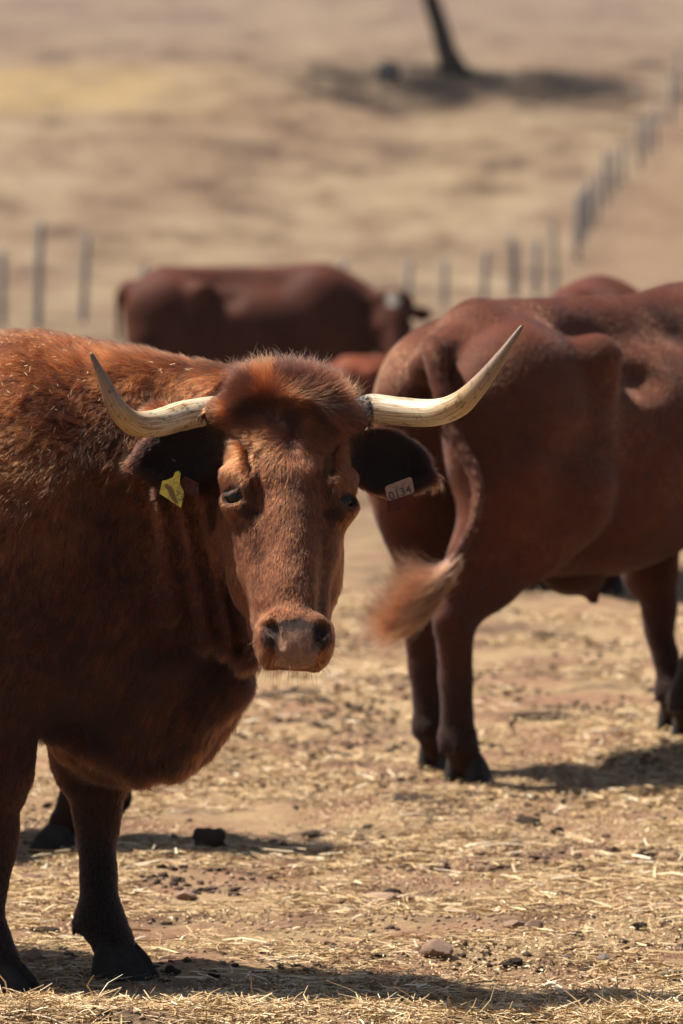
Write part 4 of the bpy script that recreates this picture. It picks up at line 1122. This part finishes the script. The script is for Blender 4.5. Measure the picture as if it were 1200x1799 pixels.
def lump(kind, px, py, wpx, label, group=None, hz=1.0, cat=None, k=0):
    p = on_ground(px, py); r = wpx * p[1] / 10000.0 / 2
    me = LUMPS[kind][k % len(LUMPS[kind])]
    o = bpy.data.objects.new(kind, me); COL.objects.link(o)
    o.location = (p[0], p[1], p[2] + r * 0.30 * hz + 0.004); o.scale = (r, r * random.uniform(0.8, 1.1), r * hz); o.rotation_euler = (0, 0, random.random() * 6)
    tag(o, label, cat or ('dung' if kind == 'dung_clod' else 'stone'), group)
    return o
lump('stone', 768, 1690, 62, 'flat brick-coloured stone just beyond the shadow of the horned cow', 'stones in the straw', 1.0, k=0)
lump('stone', 938, 1650, 34, 'squarish reddish stone with a dark side, standing right of the flat stone', 'stones in the straw', 1.5, k=1)
lump('stone', 905, 1645, 40, 'pale slab half sunk in straw beside the squarish stone', 'stones in the straw', 0.7, k=2)
lump('stone', 676, 1585, 96, 'largest broken clay slab in the straw below the tail cow', 'stones in the straw', 0.55, k=2)
lump('dung_clod', 684, 1574, 52, 'black crust lying on the largest clay slab', 'dung on the ground', 0.9, k=0)
lump('dung_clod', 902, 1698, 34, 'small black clod between the flat stone and the grey pebble', 'dung on the ground', 1.0, k=1)
lump('grey_stone', 995, 1692, 18, 'small grey pebble right of the black clod', 'stones in the straw', 1.3, k=0)
lump('grey_stone', 1062, 1690, 26, 'grey pebble farther right along the shadow edge', 'stones in the straw', 1.1, k=1)
lump('stone', 772, 1530, 34, 'pinkish stone with a black side above the clay slab', 'stones in the straw', 1.0, k=1)
lump('dung_clod', 665, 1694, 28, 'brown clod left of the flat brick-coloured stone', 'dung on the ground', 1.0, k=2)
lump('dung_clod', 980, 1465, 24, 'round black dropping below the shadow of the rump cow', 'dung on the ground', 1.2, k=0)
lump('dung_clod', 930, 1452, 54, 'cracked grey dropping beside the round black one', 'dung on the ground', 0.6, k=1)
lump('stone', 905, 1478, 30, 'rust-brown stone left of the round black dropping', 'stones in the straw', 0.9, k=0)
lump('dung_clod', 1135, 1502, 26, 'lone dark clod at the right edge of the straw', 'dung on the ground', 1.0, k=2)
lump('dung_clod', 550, 1465, 40, 'dark ragged clod above the tip of the hidden cow\'s shadow', 'dung on the ground', 0.7, k=1)
lump('dung_clod', 372, 1497, 60, 'rounded dark heap inside the hidden cow\'s shadow', 'dung on the ground', 1.6, k=2)
lump('stone', 60, 1690, 38, 'reddish stone between the forefeet of the horned cow', 'stones in the straw', 1.2, k=0)
lump('stone', 48, 1545, 52, 'flat pale stone behind the near foreleg', 'stones in the straw', 0.5, k=1)
lump('dung_clod', 80, 1640, 60, 'thin dark dung scrap behind the forefeet', 'dung on the ground', 0.25, k=1)
lump('stone', 326, 1577, 36, 'pink stone half covered by straw right of the far foreleg', 'stones in the straw', 0.9, k=2)
lump('dung_clod', 300, 1712, 30, 'black dropping right of the far hoof', 'dung on the ground', 1.2, k=0)
lump('dung_clod', 375, 1712, 22, 'small dropping on the edge of the horned cow\'s shadow', 'dung on the ground', 1.2, k=1)
lump('dung_clod', 1125, 1645, 26, 'dark reddish clod near the right edge above the shadow', 'dung on the ground', 1.0, k=2)
lump('dung_clod', 735, 1410, 120, 'wide trampled dung patch under the rump cow\'s hooves', 'dung on the ground', 0.16, k=1)
lump('dung_clod', 520, 1222, 150, 'long dark dung streak beyond the horned cow\'s muzzle', 'dung on the ground', 0.13, k=2)
lump('dung_clod', 950, 1262, 90, 'dark dung patch between the legs of the rump cow', 'dung on the ground', 0.2, k=0)
lump('dung_clod', 965, 1118, 110, 'dark dung streak under the belly of the rump cow', 'dung on the ground', 0.13, k=1)
lump('grey_stone', 1084, 1297, 18, 'blue-grey stone under the rump cow near its forefoot', 'stones in the straw', 1.2, k=0)
lump('dung_clod', 1025, 1010, 60, 'grey clod in the distance behind the rump cow\'s belly', 'dung on the ground', 0.3, k=2)
# boulder by the tree
p = on_ground(684, 146); r = 22 * p[1] / 1e4
b_ = bpy.data.objects.new('boulder', lump_data('boulder', 12, M_ROCK, 1.0, 0.3, 3)); COL.objects.link(b_); b_.location = (p[0], p[1], p[2] + r * 0.6); b_.scale = (r, r, r)
tag(b_, 'dark boulder with a pale top beside the leaning tree', 'boulder')

# ------------------------------------------------------------------ straw litter
def straw(name, n, sampler, lmin, lmax, wd, pitch, label=None, tone=(0.55, 0.22), zoff=0.004, bend=0.15):
    x, y = sampler(n); z = ground_h(x, y)
    a = rng.random(n) * 2 * PI; el = np.abs(rng.normal(0, pitch, n)); L = rng.uniform(lmin, lmax, n) * rng.uniform(0.5, 1, n)
    d = np.stack([np.cos(a) * np.cos(el), np.sin(a) * np.cos(el), np.sin(el)], -1)
    sd = nrm(np.cross(d, np.array([0, 0, 1.0]) + 0.6 * rng.normal(size=(n, 3))))
    w = wd * rng.uniform(0.6, 1.5, n); c = np.stack([x, y, z + zoff + rng.random(n) * zoff * 2], -1)
    b = rng.normal(0, bend, (n, 3)) * np.array([1, 1, 0.4])
    P0 = c; P1 = c + d * (L / 2)[:, None] + b * (L * 0.25)[:, None]; P2 = c + d * L[:, None] - np.array([0, 0, 1]) * (L * np.abs(b[:, 2]) * 0.5)[:, None]
    W_ = sd * w[:, None] / 2; up = nrm(np.cross(sd, d)) * (w * 0.35)[:, None]
    V = np.stack([P0 - W_, P0 + W_, P1 - W_ + up, P1 + W_ + up, P2 - W_ * 0.7, P2 + W_ * 0.7], 1).reshape(-1, 3)
    k = np.arange(n)[:, None] * 6
    F = np.concatenate([k + np.array([0, 1, 3, 2]), k + np.array([2, 3, 5, 4])])
    tn = (tone[0] + rng.normal(0, tone[1], n)).clip(0, 1)
    C = np.repeat(np.stack([tn, tn, tn], -1), 6, 0)
    o = mesh_obj(name, V, F, M_STRAW, None, smooth=False, cols=C)
    tag(o, label, 'straw', kind='stuff'); return o
def patchy(x0, x1, y0, y1, sc=0.35, thr=-0.25, wide=True, seed=101):
    def f(n):
        xs = []; ys = []; m = 0
        while m < n:
            y = y0 + (y1 - y0) * rng.random(n * 2); x = x0 + (x1 - x0) * rng.random(n * 2)
            if wide: x = x * (y / y1) + 0.0
            P = np.stack([x, y, 0 * x], -1); v = vnoise(P, sc, seed) + 0.6 * vnoise(P, sc * 0.35, seed + 1)
            k = v > thr + 0.8 * (rng.random(len(x)) - 0.5); xs.append(x[k]); ys.append(y[k]); m += k.sum()
        return np.concatenate(xs)[:n], np.concatenate(ys)[:n]
    return f
straw('straw_litter', 52000, patchy(-1.5, 1.6, 11.15, 15.5, 0.30, 0.2), 0.012, 0.075, 0.0019, 0.10, 'loose dry straw trampled over the ground around the cattle')
straw('straw_litter', 26000, patchy(-2.2, 2.6, 15.0, 23.0, 0.45, 0.25), 0.02, 0.08, 0.0034, 0.14, 'thinner straw scattered on the ground beyond the cattle')
straw('straw_litter', 24000, patchy(-1.1, 1.1, 11.1, 11.85, 0.2, -0.3), 0.02, 0.08, 0.0020, 0.20, 'thicker bank of straw in front of the forefeet', (0.62, 0.2), 0.008)
straw('chaff', 60000, patchy(-1.6, 1.7, 11.15, 17.0, 0.3, -0.05, True, 131), 0.004, 0.018, 0.0028, 0.25, 'fine chaff and broken stalk bits between the straw', (0.5, 0.28), 0.003)
straw('straw_litter', 200, patchy(-0.9, 0.95, 11.25, 11.58, 0.2, -0.4), 0.04, 0.13, 0.0024, 0.55, 'upright stalks sticking out of the straw bank at the bottom', (0.72, 0.15), 0.01, 0.3)
straw('straw_stalks', 800, patchy(-1.2, 1.3, 11.6, 14.5, 0.4, 0.0), 0.05, 0.14, 0.0034, 0.07, 'longer pale stalks lying flat among the broken straw', (0.78, 0.16), 0.008, 0.12)
# small crumbs of soil
def crumbs(name, n, sampler, rmin, rmax, mat, label):
    x, y = sampler(n); z = ground_h(x, y)
    T = np.array([[1, 0, 0], [0, 1, 0], [-1, 0, 0], [0, -1, 0], [0, 0, 0.75], [0, 0, -0.75]], float)
    Fc = np.array([[0, 1, 4], [1, 2, 4], [2, 3, 4], [3, 0, 4], [1, 0, 5], [2, 1, 5], [3, 2, 5], [0, 3, 5]])
    r = rng.uniform(rmin, rmax, n) * rng.random(n) ** 0.5
    q = rng.normal(size=(n, 4)); q /= np.linalg.norm(q, axis=1)[:, None]; w_, i_, j_, k_ = q.T
    M = np.stack([1 - 2 * (j_ * j_ + k_ * k_), 2 * (i_ * j_ - k_ * w_), 2 * (i_ * k_ + j_ * w_), 2 * (i_ * j_ + k_ * w_), 1 - 2 * (i_ * i_ + k_ * k_), 2 * (j_ * k_ - i_ * w_), 2 * (i_ * k_ - j_ * w_), 2 * (j_ * k_ + i_ * w_), 1 - 2 * (i_ * i_ + j_ * j_)], -1).reshape(n, 3, 3)
    P = np.einsum('nij,nvj->nvi', M, T[None] * rng.uniform(0.55, 1.15, (n, 6, 3))) * r[:, None, None] * np.array([1, 1, 0.6])
    V = (P + np.stack([x, y, z + r * 0.15], -1)[:, None, :]).reshape(-1, 3); F = (np.arange(n)[:, None, None] * 6 + Fc[None]).reshape(-1, 3)
    o = mesh_obj(name, V, F, mat, None, smooth=False); tag(o, label, 'soil', kind='stuff')
crumbs('soil_crumbs', 9000, patchy(-1.6, 1.7, 11.2, 17.0, 0.4, 0.1, True, 151), 0.004, 0.014, M_STONE, 'reddish crumbs of soil among the straw')
crumbs('dung_crumbs', 7000, patchy(-1.9, 2.1, 11.2, 21.0, 0.4, 0.35, True, 171), 0.005, 0.026, M_DUNG, 'dark dry dung crumbs scattered in the straw')

# straw bits caught in the coat of the front cow
def coat_bits():
    def wgt(c, n): return np.where((c[:, 0] < -0.25) & (c[:, 0] > -0.95) & (c[:, 2] > 0.95) & (n[:, 1] < 0.3), sstep(0.95, 1.32, c[:, 2]) ** 2 * (0.15 + sstep(-0.35, -0.72, c[:, 0]) if False else sstep(0.95, 1.32, c[:, 2]) ** 2 * (0.12 + (1 - sstep(-0.75, -0.5, c[:, 0])))), 0.0)
    p, nn = sample_surface(V1, Q1, 300, wgt); n = len(p)
    d = rng.normal(size=(n, 3)); d = nrm(d - nn * (d * nn).sum(1)[:, None] * 0.8); L = rng.uniform(0.004, 0.014, n)[:, None]
    sd = nrm(np.cross(d, nn)) * 0.0005; c = p + nn * 0.014
    V = np.stack([c - sd, c + sd, c + d * L + sd, c + d * L - sd], 1).reshape(-1, 3)
    tn = rng.uniform(0.6, 1, n); o = mesh_obj('straw_bits', V, np.arange(4 * n).reshape(n, 4), M_STRAW, None, smooth=False, cols=np.repeat(np.stack([tn] * 3, -1), 4, 0))
    tag(o, 'straw bits caught in the coat over the horned cow\'s shoulder', 'straw', kind='stuff')
coat_bits()

# ------------------------------------------------------------------ dusty air
def build_haze():
    m = bpy.data.materials.new('dusty_air'); m.use_nodes = True; t = m.node_tree; t.nodes.clear()
    out = N(t, 'ShaderNodeOutputMaterial'); v = N(t, 'ShaderNodeVolumePrincipled')
    v.inputs['Color'].default_value = (0.86, 0.84, 0.82, 1); v.inputs['Density'].default_value = HAZE; v.inputs['Anisotropy'].default_value = 0.2
    t.links.new(v.outputs[0], out.inputs['Volume'])
    x0, x1, y0, y1, z0, z1 = -420, 420, -80, 670, -4, 34
    V = [(x, y, z) for z in (z0, z1) for y in (y0, y1) for x in (x0, x1)]
    F = [(0, 2, 3, 1), (4, 5, 7, 6), (0, 1, 5, 4), (2, 6, 7, 3), (0, 4, 6, 2), (1, 3, 7, 5)]
    o = mesh_obj('haze', V, F, m, None, smooth=False); tag(o, 'thin dusty air over the pasture', None, kind='stuff')
HAZE = 0.00016
build_haze()
